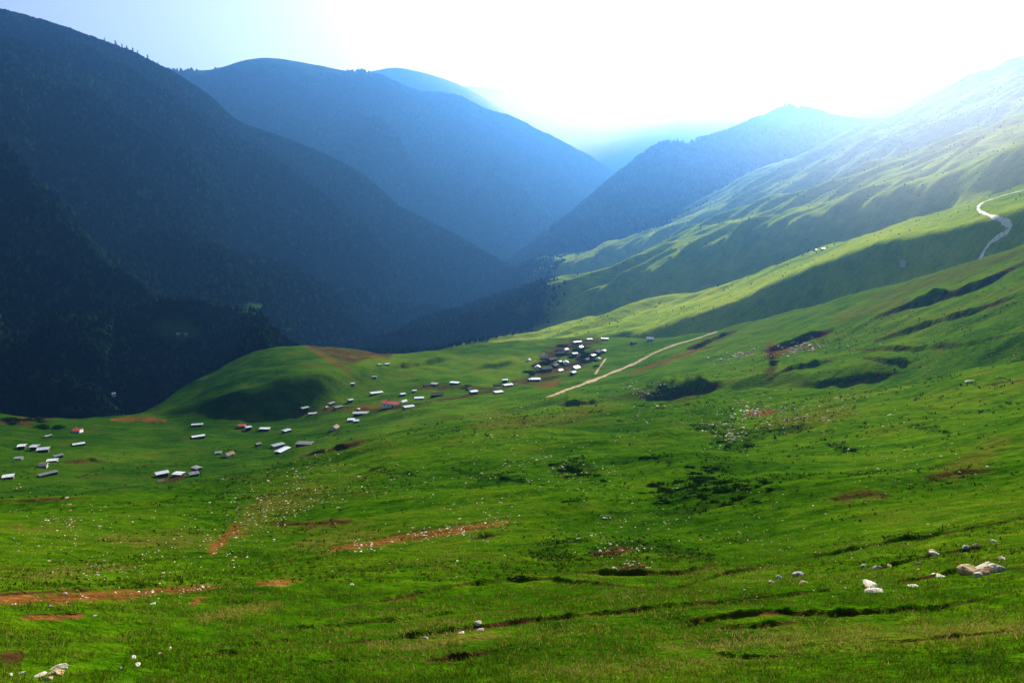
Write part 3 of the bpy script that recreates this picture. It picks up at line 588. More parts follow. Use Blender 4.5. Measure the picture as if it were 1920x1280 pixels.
# px, py, kind, yaw, scale, label, group
HUTS = [
 (42,836,'s',30,1.2,'small white roofed hut, leftmost of the row of three under the brown thicket',LG),
 (66,838,'s',20,1.2,'small white hut in the middle of the row of three under the brown thicket',LG),
 (82,843,'s',35,1.4,'bright small hut at the right end of the row of three under the thicket',LG),
 (35,857,'g',10,.8,'dull grey hut just below the row of three at the left edge',LG),
 (90,815,'g',60,.7,'grey beige hut close against the brown thicket, above its neighbours',LG),
 (99,862,'m',32,.9,'pale roofed hut in the middle of a slanting line of three, left',LG),
 (109,854,'h',35,1,'little grey hut at the upper end of the slanting line, left',LG),
 (82,871,'t',35,.9,'brownish hut at the lower end of the slanting line, left',LG),
 (90,887,'G',30,.85,'long grey white hut standing alone lowest in the left cluster',LG),
 (16,892,'m',30,.85,'bright white roofed hut nearest the left edge of the photo',LG),
 (146,806,'r',25,.9,'house with a steep red roof and white wall above a long white hut',LG),
 (148,830,'l',24,.75,'long white roofed hut directly below the red roofed house on the left',LG),
 (214,744,'w',30,.8,'lone bright white house at the dark foot of the forest',None),
 (370,794,'l',24,.7,'long pale hut, upper of the pair below the shaded knoll',VG),
 (372,816,'l',30,.72,'long pale hut, lower of the pair below the shaded knoll',VG),
 (454,797,'r',40,.72,'small house with orange red roof beside a white annex',VG),
 (466,801,'s',30,1.15,'small white annex touching the orange red roofed house',VG),
 (430,851,'t',70,.85,'cream and orange hut standing alone beneath the orange red roof',VG),
 (410,847,'h',30,.9,'faint grey shed left of the cream and orange hut',VG),
 (304,888,'s',30,1.2,'small pale hut at the left of the bottom row beside bare soil',VG),
 (336,889,'m',2,.95,'brightest short hut in the middle of the bottom row by bare soil',VG),
 (369,876,'m',30,.75,'pale hut at the right end of the bottom row, above a grey wall',VG),
 (364,888,'h',28,1,'dim grey shed below the right hut of the bottom row',VG),
 (301,898,'t',10,.55,'tiny pinkish tan shed on bare soil under the bottom row',VG),
 (497,802,'l',26,.85,'long white roofed hut right of the orange red roofed house',VG),
 (537,806,'m',20,.9,'broad pale hut with dark shadow right of the long white hut',VG),
 (484,831,'s',20,.9,'tiny pale shed alone below the long white hut',VG),
 (521,834,'g',30,1,'broad grey white hut just above a longer white one',VG),
 (530,842,'l',28,.9,'long white hut, lower of the touching pair near the brown track',VG),
 (572,831,'G',24,1,'long grey green roofed hut right of the touching pair',VG),
 (571,762,'h',28,1.2,'dim grey hut above and left of a bright hut below the knoll',VG),
 (587,772,'l',32,.72,'bright white hut standing above dark ground below the knoll',VG),
 (621,754,'m',24,.75,'pale hut right of the tan shed below the knoll',VG),
 (634,761,'g',30,.85,'dim grey hut just below the pale hut and tan shed',VG),
 (612,761,'t',70,.6,'small tan shed between the bright hut and the pale hut',VG),
 (657,749,'s',25,1.05,'small pale hut alone above the long grey white barn',VG),
 (672,765,'s',25,.7,'tiny white shed just above the long grey white barn',VG),
 (677,773,'G',40,1.0,'long grey white barn with broad roof left of the red barn',VG),
 (659,785,'m',38,.8,'pale hut touching the lower end of the long grey white barn',VG),
 (668,788,'s',20,1.1,'small pale lean-to below the long grey white barn',VG),
 (628,800,'t',60,.95,'cream hut with reddish side, lower left of the long barn',VG),
 (659,714,'m',30,.8,'pale hut, left one of the two highest under the knoll bank',VG),
 (701,702,'g',15,.7,'grey white hut, right one of the two highest under the knoll bank',VG),
 (726,680,'m',30,.65,'white hut in front of the brown bank at the saddle',VG),
 (711,681,'h',20,.8,'faint greenish white shed left of the hut at the saddle',VG),
 (706,735,'l',22,.95,'long pale hut casting a dark shadow above the red barn',VG),
 (735,757,'R',22,1.1,'large barn with a long red roof, the biggest red roof in the basin',VG),
 (757,750,'w',20,.6,'small pinkish white house touching the right end of the red barn',VG),
 (755,737,'m',10,.8,'pale hut just above the right end of the red barn',VG),
 (766,760,'l',27,.85,'long white hut below the right end of the red barn',VG),
 (786,745,'m',24,.95,'bright white hut up and right of the red barn',VG),
 (777,730,'s',20,.8,'tiny white shed between the red barn and the dark roofed hut',VG),
 (815,719,'m',4,1.0,'white roofed hut above the dark roofed hut',VG),
 (800,720,'d',10,.7,'small dark hut touching the left side of a white roofed hut',VG),
 (819,738,'d',8,1.05,'dark roofed hut directly below a white roofed hut',VG),
 (853,716,'l',16,.95,'long white hut at the top of the middle row, on a strip of bare soil',VG),
 (888,733,'m',10,1.0,'bright white hut beside a green hollow, lower middle row',VG),
 (880,727,'d',15,.7,'dark shed behind the bright white hut by the green hollow',VG),
 (947,712,'s',15,1.2,'small white hut, top one of three stacked beside dark sheds',VG),
 (952,720,'m',15,1.0,'pale hut, middle one of three stacked beside dark sheds',VG),
 (934,733,'m',18,.95,'white hut, lowest one of three stacked beside dark sheds',VG),
 (932,720,'d',15,.8,'black walled shed left of the three stacked white huts',VG),
 (1004,710,'m',15,.85,'pale hut at the lower left foot of the hilltop hamlet',HG),
 (994,710,'h',15,.8,'tiny grey shed left of the hut at the foot of the hamlet',HG),
 (1008,687,'w',75,.65,'bright white gable at the left side of the hilltop hamlet',HG),
 (991,673,'t',70,.7,'tan pink hut at the upper left corner of the hilltop hamlet',HG),
 (1021,666,'t',75,.95,'tall pinkish house left of centre in the hilltop hamlet',HG),
 (1035,672,'d',30,.9,'dark house just right of the tall pinkish house',HG),
 (1061,654,'w',60,.6,'cream house at the top of the dark part of the hamlet',HG),
 (1088,650,'w',70,.7,'bright white house at the upper right of the hamlet',HG),
 (1082,639,'l',4,.8,'long white roof on the ridge above the hilltop hamlet',HG),
 (1105,634,'g',4,.8,'dull grey roof right of the long white roof on the ridge',HG),
 (1134,633,'g',6,.8,'grey white roof standing apart on the ridge right of the hamlet',HG),
 (1077,662,'s',20,1.0,'small pinkish white hut below the bright house at upper right',HG),
 (1061,678,'w',75,.65,'bright white upright house in the centre of the hamlet',HG),
 (1049,676,'h',60,.8,'small grey hut left of the bright central house',HG),
 (1050,693,'w',70,.55,'white gable at the bottom centre of the hamlet',HG),
 (1079,689,'w',72,.8,'largest bright white gable at the lower right of the hamlet',HG),
 (1074,697,'h',60,.9,'grey shed at the foot of the largest white gable',HG),
 (1040,684,'d',20,.9,'dark roofed house between the white gables in the lower hamlet',HG),
 (1024,690,'d',20,.9,'dark house right of the white gable on the left side',HG),
 (1132,655,'g',75,.7,'grey white gable at the top of the small dark cluster on the right',HG),
 (1111,666,'h',60,1.1,'grey hut at the left of the small dark cluster on the right',HG),
 (1122,671,'t',70,.7,'tan gable at the head of the footpath, small right cluster',HG),
 (1120,658,'d',30,.85,'dark roofed house inside the small right cluster',HG),
 (1100,672,'d',30,.75,'dark shed between the small right cluster and the white gables',HG),
 (1050,660,'d',20,.9,'dark house below the cream house at the top of the hamlet',HG),
 (1219,635,'w',10,.95,'lone bright white house on the crest right of the hamlet',None),
 (1188,640,'d',10,.8,'low dark shed left of the lone white house on the crest',None),
]
rs_h = random.Random(21)
def place_hut(p, kind, yaw, s, label, group):
    if kind not in PROTO: PROTO[kind] = o = make_hut(*KIND[kind])
    else: o = copy_tree(PROTO[kind])
    o.location = p; o.rotation_euler = (0, 0, R(yaw)); s *= .95 if group == HG else .74; o.scale = (s*rs_h.uniform(.8, 1.2), s*rs_h.uniform(.9, 1.1), s); o.rotation_euler.z += R(rs_h.gauss(0, 20))
    for k_ in ('group',):
        if k_ in o: del o[k_]
    name = KIND[kind][0]
    tag(o, label, 'barn' if 'barn' in name or 'barn' in label else ('house' if 'house' in name else 'hut'), group)
    return o
for px, py, kd, yaw, s, lab, grp in HUTS:
    p = A.hit(px, py+4)
    if px == 214: p = B.hit(px, py+4) or p
    if p is None: print('no hit', px, py); continue
    p.z = min(A.z1(p.x+dx, p.y+dy) for dx in (-1.5, 1.5) for dy in (-1.5, 1.5))+.1 if px != 214 else p.z+4
    place_hut(p, kd, yaw, s, lab, grp)
for px, py, kd, s, lab in [(1695,494,'w',1.0,'lone white house below the bend of the mountain road'), (1529,467,'m',.8,'tiny white hut, left one of two on the far lit spur'), (1543,465,'m',.8,'tiny white hut, right one of two on the far lit spur'),
                           ]:
    p = Rs.hit(px, py+3)
    if p: place_hut(p, kd, 15, s, lab, 'huts on the far hillside' if px < 1600 else None)
for px, lab in ((335,'pale hut in the forest clearing, left one of two'), (349,'pale hut in the forest clearing, right one of two')):
    p = B.hit(px, 628)
    if p: p.z += .3; place_hut(p, 'm', 20, 1.0, lab, 'huts in the forest clearing')

# ------------------------------------------------------------------ rocks
def rock_mesh(name, seed, m, flat=.6, lump=False):
    r = random.Random(seed); bm = bmesh.new(); bmesh.ops.create_icosphere(bm, subdivisions=3, radius=1)
    ax = [Vector((r.uniform(-1, 1), r.uniform(-1, 1), r.uniform(-1, 1))).normalized() for _ in range(11)]; of = [r.uniform(.5, .92) for _ in ax]
    for v in bm.verts:
        c = v.co.copy()
        for a, o in zip(ax, of):
            d = c.dot(a)
            if d > o: c -= a*(d-o)*.92
        n = fbm(np.array([c.x*2.1+seed]), np.array([c.y*2.1+c.z*1.7]), 3, seed)[0]
        c *= 1+.16*n; v.co = Vector((c.x*1.25, c.y*.9, c.z*flat))
    me = bpy.data.meshes.new(name); bm.to_mesh(me); bm.free(); me.materials.append(m); return me
RK = {'p': [rock_mesh('rock', i, M_rock, .62) for i in range(5)], 't': [rock_mesh('rock', 20+i, M_rock_tan, .66) for i in range(4)],
      'g': [rock_mesh('rock', 40+i, M_rock_grey, .6) for i in range(3)], 'f': [rock_mesh('rock', 60+i, M_rock, .26) for i in range(3)]}
def rock(px, py, wpx, kind, label, group=None, rz=None, sheet=A):
    p = sheet.hit(px, py)
    if p is None: return
    s = wpx/2.7*p.length/F
    me = random.choice(RK[kind]); o = bpy.data.objects.new('rock', me); col.objects.link(o)
    q = random.uniform(.85, 1.2)
    o.scale = (s*q, s/q, s); o.rotation_euler = (random.uniform(-.2, .2), random.uniform(-.2, .2), random.uniform(0, 6.28) if rz is None else rz)
    o.location = p+Vector((0, 0, s*.02)); tag(o, label, 'rock', group); return o
FGR = [
 (1822,1072,46,'t','big tan boulder at the left end of the heaped rocks, right foreground'), (1846,1076,40,'t','orange tan boulder in front of the heaped rocks'),
 (1850,1064,44,'p','cream boulder on top of the heaped rocks, right foreground'), (1868,1066,34,'p','cream boulder at the right end of the heaped rocks'),
 (1806,1072,26,'g','dark stone at the left foot of the heaped rocks'), (1880,1068,24,'g','dark stone at the right foot of the heaped rocks'), (1879,1048,15,'p','small pale stone just above the heaped rocks'),
 (1834,1080,26,'p','pale flat stone under the orange tan boulder of the heap'),
 (1634,1098,46,'f','broad flat pale slab lying in the grass, upper one of two'), (1638,1109,34,'f','thin flat slab just below the broad slab'),
 (1712,1098,30,'f','narrow slanting pale stone between the broad slab and the heap'), (1757,1081,36,'f','flat cream slab left of the heaped rocks'),
 (1862,1016,16,'p','single pale stone above the heaped rocks near the right edge'), (1811,1026,18,'g','dark topped stone on the grass step above the heap'), (1831,1023,18,'t','tan stone beside the dark topped stone'),
 (1752,1040,26,'p','pale pointed stone on the grass step above the flat slab'), (1748,1033,18,'t','tan stone behind the pale pointed stone'),
 (1722,1058,18,'t','yellowish stone on the slope below the pale pointed stone'), (1645,1064,22,'g','grey rounded stone in a rocky cluster, middle one'), (1620,1062,18,'g','grey stone at the left of the rocky cluster'),
 (1668,1062,18,'t','tan stone at the right of the rocky cluster'), (1500,1078,30,'g','dark boulder over bare orange soil'), (1507,1092,20,'t','orange tan stone under the dark boulder'),
 (1448,1092,16,'p','bright stone left of the dark boulder'), (1462,1084,20,'g','dark stone beside the bright stone'),
 (895,1168,20,'p','cream boulder, upper of the pair in the middle foreground'), (901,1182,22,'p','brightest cream boulder, lower of the pair in the middle foreground'), (866,1186,18,'f','flat pale stone left of the bright boulder pair'), (798,1196,13,'p','small pale stone at the left of the middle foreground'),
 (108,1254,28,'p','cream boulder on top of the rock heap, lower left'), (100,1264,32,'t','tan boulder in the middle of the rock heap, lower left'), (72,1268,26,'f','long pale stone at the left foot of the heap, lower left'), (88,1274,22,'t','tan stone at the base of the heap, lower left'),
 (42,1262,14,'p','pale stone between the left edge and the lower left heap'), (18,1266,12,'p','pale stone nearest the lower left corner'),
 (249,1233,16,'p','pale stone, upper one of the group right of the lower left heap'), (256,1248,18,'p','cream stone, lower right of the group right of the lower left heap'), (227,1254,12,'g','grey stone, left of the group right of the lower left heap'),
 (300,1225,14,'t','yellowish stone up and right of the small group, lower left'), (317,1217,12,'p','yellow white stone highest on the lower left slope'),
 (285,1133,14,'f','pale flat stone below the orange soil strip'), (178,1155,12,'p','pale stone at the end of the short red soil strip'), (94,1138,12,'p','bright stone on the lower rim of the orange soil strip'), (121,1113,10,'p','cream stone on the upper rim of the orange soil strip'),
 (214,1112,10,'t','tan stone on the orange soil strip'), (660,1096,11,'p','bright white stone below the gravel strip, middle left'), (1152,1065,13,'p','bright stone at the left rim of the dark hole'), (1125,1033,10,'p','bright stone above the dark hole'),
 (1214,1066,14,'t','tan stone at the right rim of the dark hole'), (1133,971,10,'p','bright stone by the dark juniper below the middle slope'), (1270,916,9,'p','white stone at the left rim of the large dark herb patch'),
 (1818,714,18,'f','lone flat white slab on the right hand crest'), (1651,646,9,'p','upright white stone under the dark grass step'),
 (124,934,9,'p','bright stone on the crest left of the bottom huts'), (416,898,8,'p','pale stone alone on the crest right of the bottom huts'), (849,897,8,'p','bright white stone alone in the middle of the slope')]
for a in FGR: rock(a[0], a[1], a[2], a[3], a[4], 'larger rocks lying in the grass')
CL = [([(1340,790),(1400,778),(1480,772),(1560,765)], 16, 46, 'small pale stone in the dense scatter below the right hand crest', 'stones of the dense scatter below the crest', 7),
 ([(1340,815),(1400,820)], 14, 12, 'small pale stone at the lower left of the dense scatter', 'stones at the lower left of the scatter', 7),
 ([(1185,742),(1215,732),(1240,724)], 9, 9, 'small pale stone by the dark hollow behind the crest', 'stones by the dark hollow', 6),
 ([(1340,680),(1400,665),(1460,655),(1520,652),(1600,648)], 8, 46, 'small cream stone around the brown bank on the right', 'stones around the brown bank', 9),
 ([(430,1000),(480,955),(560,915),(620,890)], 26, 40, 'small pale stone scattered over the rough ground left of the middle', 'stones on the rough ground', 5),
 ([(650,1028),(760,1006),(860,990),(940,982)], 8, 22, 'small tan stone on the gravelly strip across the middle', 'stones of the gravelly strip', 7),
 ([(80,1030),(220,1040),(400,1050)], 34, 26, 'small pale stone in the dark grass above the orange soil', 'stones above the orange soil', 5),
 ([(1140,970),(1170,1000),(1160,1040),(1240,1060)], 20, 20, 'small pale stone around the dark hole', 'stones around the dark hole', 6),
 ([(880,830),(1000,880),(1080,860)], 30, 20, 'small white stone sprinkled on the green slope in the middle', 'stones on the middle slope', 5)]
rs = random.Random(5)
def along(line):
    i = rs.randrange(len(line)-1); t = rs.random(); (a, b), (c, d) = line[i], line[i+1]
    return a+(c-a)*t, b+(d-b)*t
for line, spread, n, lab, grp, sz in CL:
    seeds = [(x+rs.gauss(0, spread), y+rs.gauss(0, spread*.6)) for x, y in (along(line) for _ in range(max(2, n//4)))]
    for _ in range(n):
        x, y = rs.choice(seeds); rock(x+rs.gauss(0, spread*.4+3), y+rs.gauss(0, spread*.15+1.5), sz*rs.uniform(.7, 1.35), rs.choice('ppptt' if 'tan' in lab or 'cream' in lab else 'ppppt'), lab, grp)
# the countless pebbles: one mass
pv, pf = [], []; bm = bmesh.new(); bmesh.ops.create_icosphere(bm, subdivisions=1, radius=1); iv = np.array([v.co for v in bm.verts]); iF = np.array([[v.index for v in f.verts] for f in bm.faces]); bm.free()
PEB = [(l, s*1.6, n*7) for l, s, n, *_ in CL]+[([(0,1125),(250,1112),(400,1100)], 8, 120), ([(0,960),(300,1000)], 30, 90), ([(700,930),(1000,940)], 50, 90), ([(1500,880),(1800,800)], 60, 70), ([(1440,1100),(1880,1060)], 24, 50), ([(600,1080),(1000,1040)], 24, 60), ([(1650,600),(1850,560)], 14, 30),
       ([(420,1020),(500,950),(620,890)], 30, 260), ([(640,1030),(780,1003),(950,978)], 7, 120), ([(1340,800),(1480,775),(1620,755)], 16, 160), ([(1120,1000),(1190,1060)], 22, 70), ([(1000,850),(1120,900)], 24, 120), ([(900,800),(1300,780)], 30, 160), ([(1500,850),(1850,900)], 50, 160), ([(1250,1000),(1700,1000)], 40, 120), ([(700,870),(1000,1000)], 50, 160), ([(100,960),(420,1060)], 40, 140), ([(1700,690),(1850,640)], 30, 20)]
ptone = []; pr_ = np.random.default_rng(77)
for line, spread, n in PEB:
    seeds = [(x+rs.gauss(0, spread*1.2), y+rs.gauss(0, spread*.7)) for x, y in (along(line) for _ in range(max(3, n//6)))]
    for _ in range(n):
        x, y = rs.choice(seeds); p = A.hit(x+rs.gauss(0, spread*.5+3), y+rs.gauss(0, spread*.2+1.5))
        if p is None: continue
        s = min(4.2, 1.2+rs.expovariate(1.3))*p.length/F*.62
        V = iv*np.array([s*rs.uniform(.8, 1.5), s*rs.uniform(.8, 1.5), s*.6])*pr_.uniform(.75, 1.2, (len(iv), 1))+np.array(p)
        pf.append(iF+len(iv)*len(pv)); pv.append(V); ptone.append(np.full(len(iv), rs.random()))
M_pebble = leaf_material('pebble_stone', [(0, (.10, .07, .04)), (.45, (.34, .24, .11)), (.75, (.55, .45, .26)), (1, (.8, .74, .6))])
tag(mesh_np('scattered_pebbles', np.concatenate(pv), np.concatenate(pf), M_pebble, False, None, {'tone': np.concatenate(ptone)}), 'countless tiny pale pebbles strewn over the grass slopes', 'pebbles', kind='stuff')
# rough tussocks of the middle slope: far too many to count
n = 34000; r = np.random.default_rng(12); a = r.uniform(R(-37), R(37), n); d = np.exp(r.uniform(np.log(26), np.log(420), n)); x = d*np.sin(a); y = d*np.cos(a)
ii = np.clip(np.searchsorted(A.d, d), 0, len(A.d)-1); jj = np.clip(np.searchsorted(A.az, a), 0, len(A.az)-1)
dn = fbm(x/38, y/38, 4, 61)+.7*fbm(x/7, y/7, 2, 62)+.5*dry[ii, jj]+.9*herb[ii, jj]; k = dn > r.uniform(-.05, .75, n); x, y, d, ii, jj = x[k], y[k], d[k], ii[k], jj[k]; n = len(x); z = A.zat(x, y)
m = 6; sz = (.0016*d*r.uniform(.5, 1.5, n)).clip(.06, .55)
c = np.stack([np.repeat(x, m), np.repeat(y, m), np.repeat(z, m)], -1); S_ = np.repeat(sz, m)[:, None]
b0 = c+r.normal(0, .45, (n*m, 3))*S_*np.array([1.5, 1, 0]); dr = r.normal(0, 1, (n*m, 3)); dr[:, 2] = np.abs(dr[:, 2])*.6+.35; tp = b0+dr*S_*.75
sd = np.cross(dr, np.array([0, 0, 1.0])); sd /= np.linalg.norm(sd, axis=1)[:, None]+1e-6
V = np.stack([b0-sd*S_*.35, b0+sd*S_*.35, tp+sd*S_*.12, tp-sd*S_*.12], 1); V[:, :2, 2] -= .02
tone = np.clip(np.repeat(.36+.35*fbm(x/20, y/20, 3, 63)+.3*dry[ii, jj]-.5*herb[ii, jj], m)+np.repeat(r.normal(0, .22, n), m), 0, 1)
M_tus = leaf_material('tussock_grass', [(0, (.003, .012, .001)), (.35, (.012, .034, .001)), (.65, (.05, .07, .003)), (.85, (.10, .095, .01)), (1, (.2, .13, .03))], .25)
tag(mesh_np('grass_tussocks', V.reshape(-1, 3), np.arange(4*n*m).reshape(-1, 4), M_tus, False, None, {'tone': np.repeat(tone, 4)}), 'rough low tussocks of coarse grass and weeds on the middle slope', 'tussocks', kind='stuff')

# ------------------------------------------------------------------ shrubs and single trees
def leaf_cloud(n, rx, ry, rz, size, seed, cz=0, clumps=9):
    r = np.random.default_rng(seed)
    cc = r.normal(0, .5, (clumps, 3)); cc[:, 2] = np.abs(cc[:, 2])*.9
    c = cc[r.integers(0, clumps, n)]+r.normal(0, .2, (n, 3)); c[:, 2] = np.abs(c[:, 2])
    c *= np.array([rx, ry, rz]); c[:, 2] += cz
    u = r.normal(0, 1, (n, 3)); u /= np.linalg.norm(u, axis=1)[:, None]; v = np.cross(u, r.normal(0, 1, (n, 3))); v /= np.linalg.norm(v, axis=1)[:, None]
    s = size*r.uniform(.6, 1.4, (n, 1)); q = np.stack([c-u*s, c-v*s*.55, c+u*s, c+v*s*.55], 1).reshape(-1, 3)
    tone = np.repeat(np.clip(r.normal(.5, .22, n), 0, 1), 4)
    return q, np.arange(4*n).reshape(n, 4), tone
def leaf_mesh(name, args, m):
    V, Fq, t = leaf_cloud(*args); o = mesh_np(name, V, Fq, m, False, None, {'tone': t}); return o
def stem_mesh(name, h, r0, branches=4, seed=0):
    bm = bmesh.new(); r = random.Random(seed)
    def limb(p, q, a, b):
        ax = (q-p).normalized(); s = ax.orthogonal().normalized(); t = ax.cross(s); n = 6
        v0 = [bm.verts.new(p+(s*math.cos(k*math.tau/n)+t*math.sin(k*math.tau/n))*a) for k in range(n)]; v1 = [bm.verts.new(q+(s*math.cos(k*math.tau/n)+t*math.sin(k*math.tau/n))*b) for k in range(n)]
        for k in range(n): bm.faces.new((v0[k], v0[(k+1) % n], v1[(k+1) % n], v1[k]))
    limb(Vector((0, 0, -.3)), Vector((0, 0, h)), r0, r0*.3)
    for k in range(branches):
        z = h*r.uniform(.3, .8); a = r.uniform(0, 6.28); l = h*.35
        limb(Vector((0, 0, z)), Vector((math.cos(a)*l, math.sin(a)*l, z+l*.6)), r0*.4, r0*.12)
    return bm_obj(name, bm, M_bark)
SHR = []
for i in range(3):
    root = empty('shrub', (0, 0, -5000)); f = leaf_mesh('foliage', (420, .75, .75, .75, .12, 70+i, 0, 12), M_shrub); f.parent = root
    st = stem_mesh('stem', .5, .05, 5, i); st.parent = root; reg(root, f, st); SHR.append([root, False])
def plant(proto, p, s, rz, label, cat, group):
    if not proto[1]: o = proto[0]; proto[1] = True
    else: o = copy_tree(proto[0])
    o.location = p; o.scale = s; o.rotation_euler = (0, 0, rz); tag(o, label, cat, group); return o
SG = [([(1245,935),(1300,905),(1360,915),(1395,925)], 34, 60, 13, 'dark low shrub in the large dark patch on the slope', 'shrubs of the large dark patch'),
 ([(1045,878),(1110,888)], 14, 18, 10, 'dark low shrub in the small patch left of the large one', 'shrubs of the small dark patch'),
 ([(1200,860),(1262,862)], 3, 6, 10, 'dark shrub in the short row above the large dark patch', 'shrubs of the short row'),
 ([(1055,942),(1100,938)], 3, 4, 9, 'dark shrub in the little row below the small patch', 'shrubs of the little row'),
 ([(930,895),(975,900)], 4, 4, 8, 'dark shrub alone left of the small dark patch', 'shrubs left of the small patch'),
 ([(1565,838),(1605,845)], 4, 4, 9, 'dark green shrub right of the stone scatter', 'shrubs right of the scatter'),
 ([(1350,830),(1420,838)], 5, 6, 8, 'dark green shrub under the stone scatter', 'shrubs under the scatter'),
 ([(1000,700),(1040,668),(1080,650),(1110,675)], 11, 44, 11, 'dark bush between the houses of the hilltop hamlet', 'bushes in the hamlet'),
 ([(10,792),(50,786),(90,798)], 8, 12, 12, 'dark brownish bush of the thicket at the left edge', 'bushes of the left thicket'),
 ([(1446,668),(1452,690)], 4, 4, 9, 'dark bush in the gully under the brown bank', 'bushes in the gully'),
 ([(870,728),(885,722)], 3, 3, 8, 'dark bush behind the bright hut by the hollow', 'bushes behind the bright hut')]
for line, spread, n, sz, lab, grp in SG:
    for _ in range(n):
        x, y = along(line); p = A.hit(x+rs.gauss(0, spread), y+rs.gauss(0, spread*.5))
        if p is None: continue
        s = sz*rs.uniform(.7, 1.3)*p.length/F*.6
        plant(rs.choice(SHR), p, (s*rs.uniform(1.3, 2.4), s*1.2, s*.6), rs.uniform(-.4, .4), lab, 'shrub', grp)
for pr in SHR:
    if not pr[1]: plant(pr, A.hit(1320, 920), (.6,)*3, 0, 'dark low shrub in the large dark patch on the slope', 'shrub', 'shrubs of the large dark patch')
TRE = []
for i in range(3):
    root = empty('tree', (0, 0, -9000)); parts = []
    vs, ts = [], []
    for k in range(6):
        V, _, t = leaf_cloud(110, 2.9*(1-k*.13), 2.9*(1-k*.13), 2.2, .55, 300+i*10+k, 2.5+k*1.9, 6); vs.append(V); ts.append(t)
    V = np.concatenate(vs); f = mesh_np('crown', V, np.arange(len(V)).reshape(-1, 4), M_forest, False, root, {'tone': np.concatenate(ts)})
    t = stem_mesh('trunk', 12, .35, 6, i); t.parent = root; reg(root, f, t); TRE.append([root, False])
ORD = ['first', 'second', 'third', 'fourth', 'fifth', 'sixth', 'seventh', 'eighth', 'ninth', 'tenth', 'eleventh', 'twelfth', 'thirteenth', 'fourteenth']
def skyline(sheet, crest, xs, label, grp, s0):
    c = np.array(crest, float); made = 0
    for i, px in enumerate(xs):
        py = np.interp(px, c[:, 0], c[:, 1]); a, t = pix_ray(px, py); g = sheet.prof(a)/sheet.d
        k = int(np.argmax(g)); d = sheet.d[k]
        p = Vector((d*math.sin(a), d*math.cos(a), g[k]*d-.5)); s = s0*rs.uniform(.75, 1.3)
        plant(TRE[i % 3], p, (s, s, s*rs.uniform(.9, 1.25)), rs.uniform(0, 6), label % ORD[i], 'tree', grp)
skyline(B, Bc, [296,288,277,268,258,249,238,229,217,206,196], 'dark tree on the left mountain skyline, %s counting up from the saddle', 'trees on the left skyline', .95)
skyline(G, Gc, [1236,1244,1258,1270,1281,1296,1306,1319,1328,1340], 'hazy tree on the crest of the wooded ridge, %s from the left', 'trees on the wooded ridge crest', .9)

# ------------------------------------------------------------------ grass of the foreground
r = np.random.default_rng(3); nT = 26000
a = r.uniform(R(-37), R(37), nT); d = np.exp(r.uniform(np.log(9.5), np.log(62), nT)); x = d*np.sin(a); y = d*np.cos(a)
dn = fbm(x/1.6, y/1.6, 3, 15)+.6*fbm(x/6, y/6, 2, 16)
qx, qy = project(x, y, A.zat(x, y))
ii = np.clip(np.searchsorted(A.d, d), 0, len(A.d)-1); jj = np.clip(np.searchsorted(A.az, a), 0, len(A.az)-1)
keep = (dn > -.25) & (soil[ii, jj]+dsoil_shade[ii, jj] < .3); x, y, d, dn = x[keep], y[keep], d[keep], dn[keep]; ii, jj = ii[keep], jj[keep]
tz = A.zat(x, y); nb = 7; n = len(x)
bx = np.repeat(x, nb)+r.normal(0, .05, n*nb)*np.repeat(1+d/25, nb); by = np.repeat(y, nb)+r.normal(0, .05, n*nb)*np.repeat(1+d/25, nb); bz = A.zat(bx, by)-.01
dq = np.repeat(d, nb)
hh = r.uniform(.035, .11, n*nb)*np.repeat(1+.6*np.clip(dn, 0, 1), nb)*np.clip(1.2-dq/90, .5, 1)*1.15; ww = .0065*(dq/12)**.75
an = r.uniform(0, 6.28, n*nb); lean = hh*r.uniform(.2, 1.1, n*nb); la = r.uniform(0, 6.28, n*nb)
cx, sx = np.cos(an)*ww, np.sin(an)*ww; lx, ly = np.cos(la)*lean, np.sin(la)*lean
V = np.stack([np.stack([bx-cx, by-sx, bz], -1), np.stack([bx+cx, by+sx, bz], -1),
              np.stack([bx+cx*.7+lx*.35, by+sx*.7+ly*.35, bz+hh*.6], -1), np.stack([bx-cx*.7+lx*.35, by-sx*.7+ly*.35, bz+hh*.6], -1),
              np.stack([bx+lx, by+ly, bz+hh], -1)], 1)
N = n*nb; base = (np.arange(N)*5)[:, None]
tri = np.concatenate([base+np.array([[0, 1, 2]]), base+np.array([[0, 2, 3]]), base+np.array([[3, 2, 4]])])
tone = np.clip(.55+.4*np.repeat(fbm(x/5, y/5, 3, 19), nb)+.3*np.repeat(dry[ii, jj], nb)+r.normal(0, .2, N), 0, 1)
g = mesh_np('grass', V.reshape(-1, 3), tri, M_blade, False, None, {'tone': np.repeat(tone, 5)})
tag(g, 'short rough grass of the foreground slope', 'grass', kind='stuff')

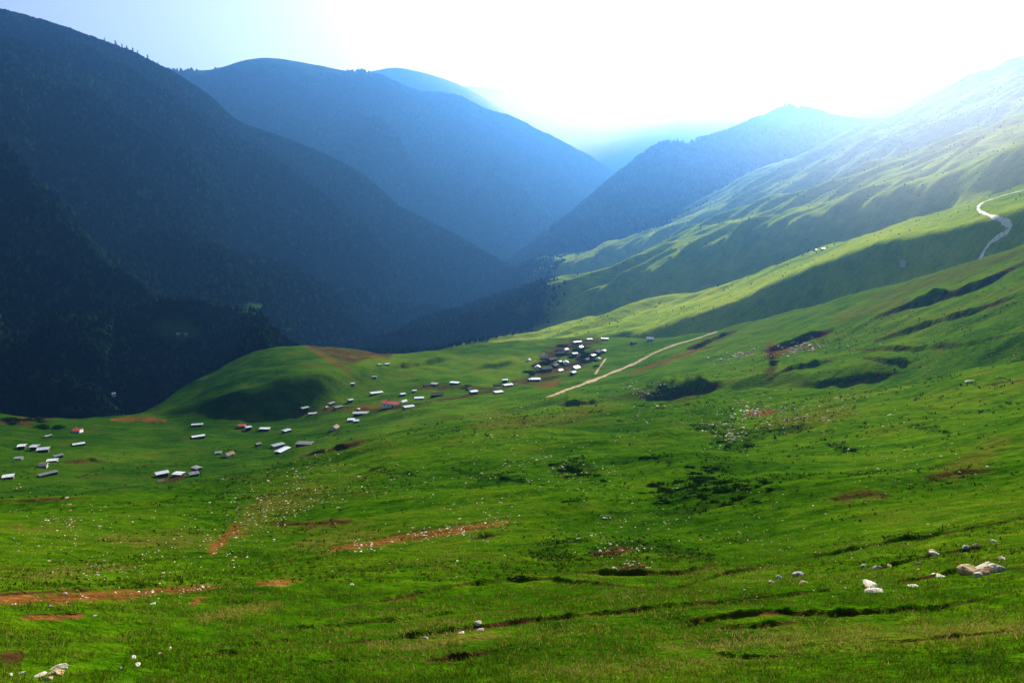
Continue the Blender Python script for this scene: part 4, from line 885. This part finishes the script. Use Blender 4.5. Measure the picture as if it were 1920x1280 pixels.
# ------------------------------------------------------------------ haze in the air, round the camera and everything built
allz = [float(s.z.min()) for s in (A, Rs, B, C, C2, Dm, Em, G)]; topz = max(float(s.z.max()) for s in (A, Rs, B, C, C2, Dm, Em, G))+45
ymax = max(float(s.y.max()) for s in (A, Rs, B, C, C2, Dm, Em, G))+40
bm = bmesh.new(); box(bm, -4500, 4500, -400, ymax, min(allz)-1, topz)
hm = bpy.data.materials.new('haze'); hm.use_nodes = True; nt = hm.node_tree; nt.nodes.remove(nt.nodes['Principled BSDF'])
pv_ = nt.nodes.new('ShaderNodeVolumePrincipled'); pv_.inputs['Density'].default_value = HAZE_DENS; pv_.inputs['Anisotropy'].default_value = HAZE_G
pv_.inputs['Color'].default_value = (*HAZE_COL, 1); pv_.inputs['Density Attribute'].default_value = ''
nt.links.new(pv_.outputs[0], nt.nodes['Material Output'].inputs['Volume'])
hz = bm_obj('haze', bm, hm)
def mist(px, py, d, rx, ry, rz, dens, label):
    a, t = pix_ray(px, py); bm = bmesh.new(); bmesh.ops.create_icosphere(bm, subdivisions=4, radius=1)
    mm = bpy.data.materials.new('mist'); mm.use_nodes = True; nt = mm.node_tree; nt.nodes.remove(nt.nodes['Principled BSDF'])
    p_ = nt.nodes.new('ShaderNodeVolumePrincipled'); p_.inputs['Density'].default_value = dens; p_.inputs['Anisotropy'].default_value = .68
    p_.inputs['Color'].default_value = (1, .95, .80, 1); p_.inputs['Density Attribute'].default_value = ''
    v = coords(nt); ln = nd(nt, 'ShaderNodeVectorMath', operation='LENGTH'); nt.links.new(v, ln.inputs[0])
    mr = nd(nt, 'ShaderNodeMapRange', interpolation_type='SMOOTHSTEP', i_1=.97, i_2=0., i_3=0., i_4=1.); nt.links.new(ln.outputs['Value'], mr.inputs[0])
    nz = noise(nt, v, 1.6, 2, .5)
    nt.links.new(mth(nt, 'MULTIPLY', mth(nt, 'MULTIPLY', mr.outputs[0], mth(nt, 'MULTIPLY', mr.outputs[0], dens)), mth(nt, 'ADD', nz, .5)), p_.inputs['Density'])
    nt.links.new(p_.outputs[0], nt.nodes['Material Output'].inputs['Volume'])
    o = bm_obj('mist', bm, mm, None, True); o.location = (d*math.sin(a), d*math.cos(a), d*t); o.scale = (rx, ry, rz); o.rotation_euler = (0, 0, -a)
    tag(o, label, 'mist', kind='stuff')
mist(1860, 200, 900, 470, 560, 235, .34e-3, 'veil of sunlit white mist over the upper right hillside')
mist(1180, 190, 5450, 2600, 850, 720, 1.4e-3, 'bank of bright white haze filling the far valley gap')
print('haze box z', min(allz), topz, ymax)
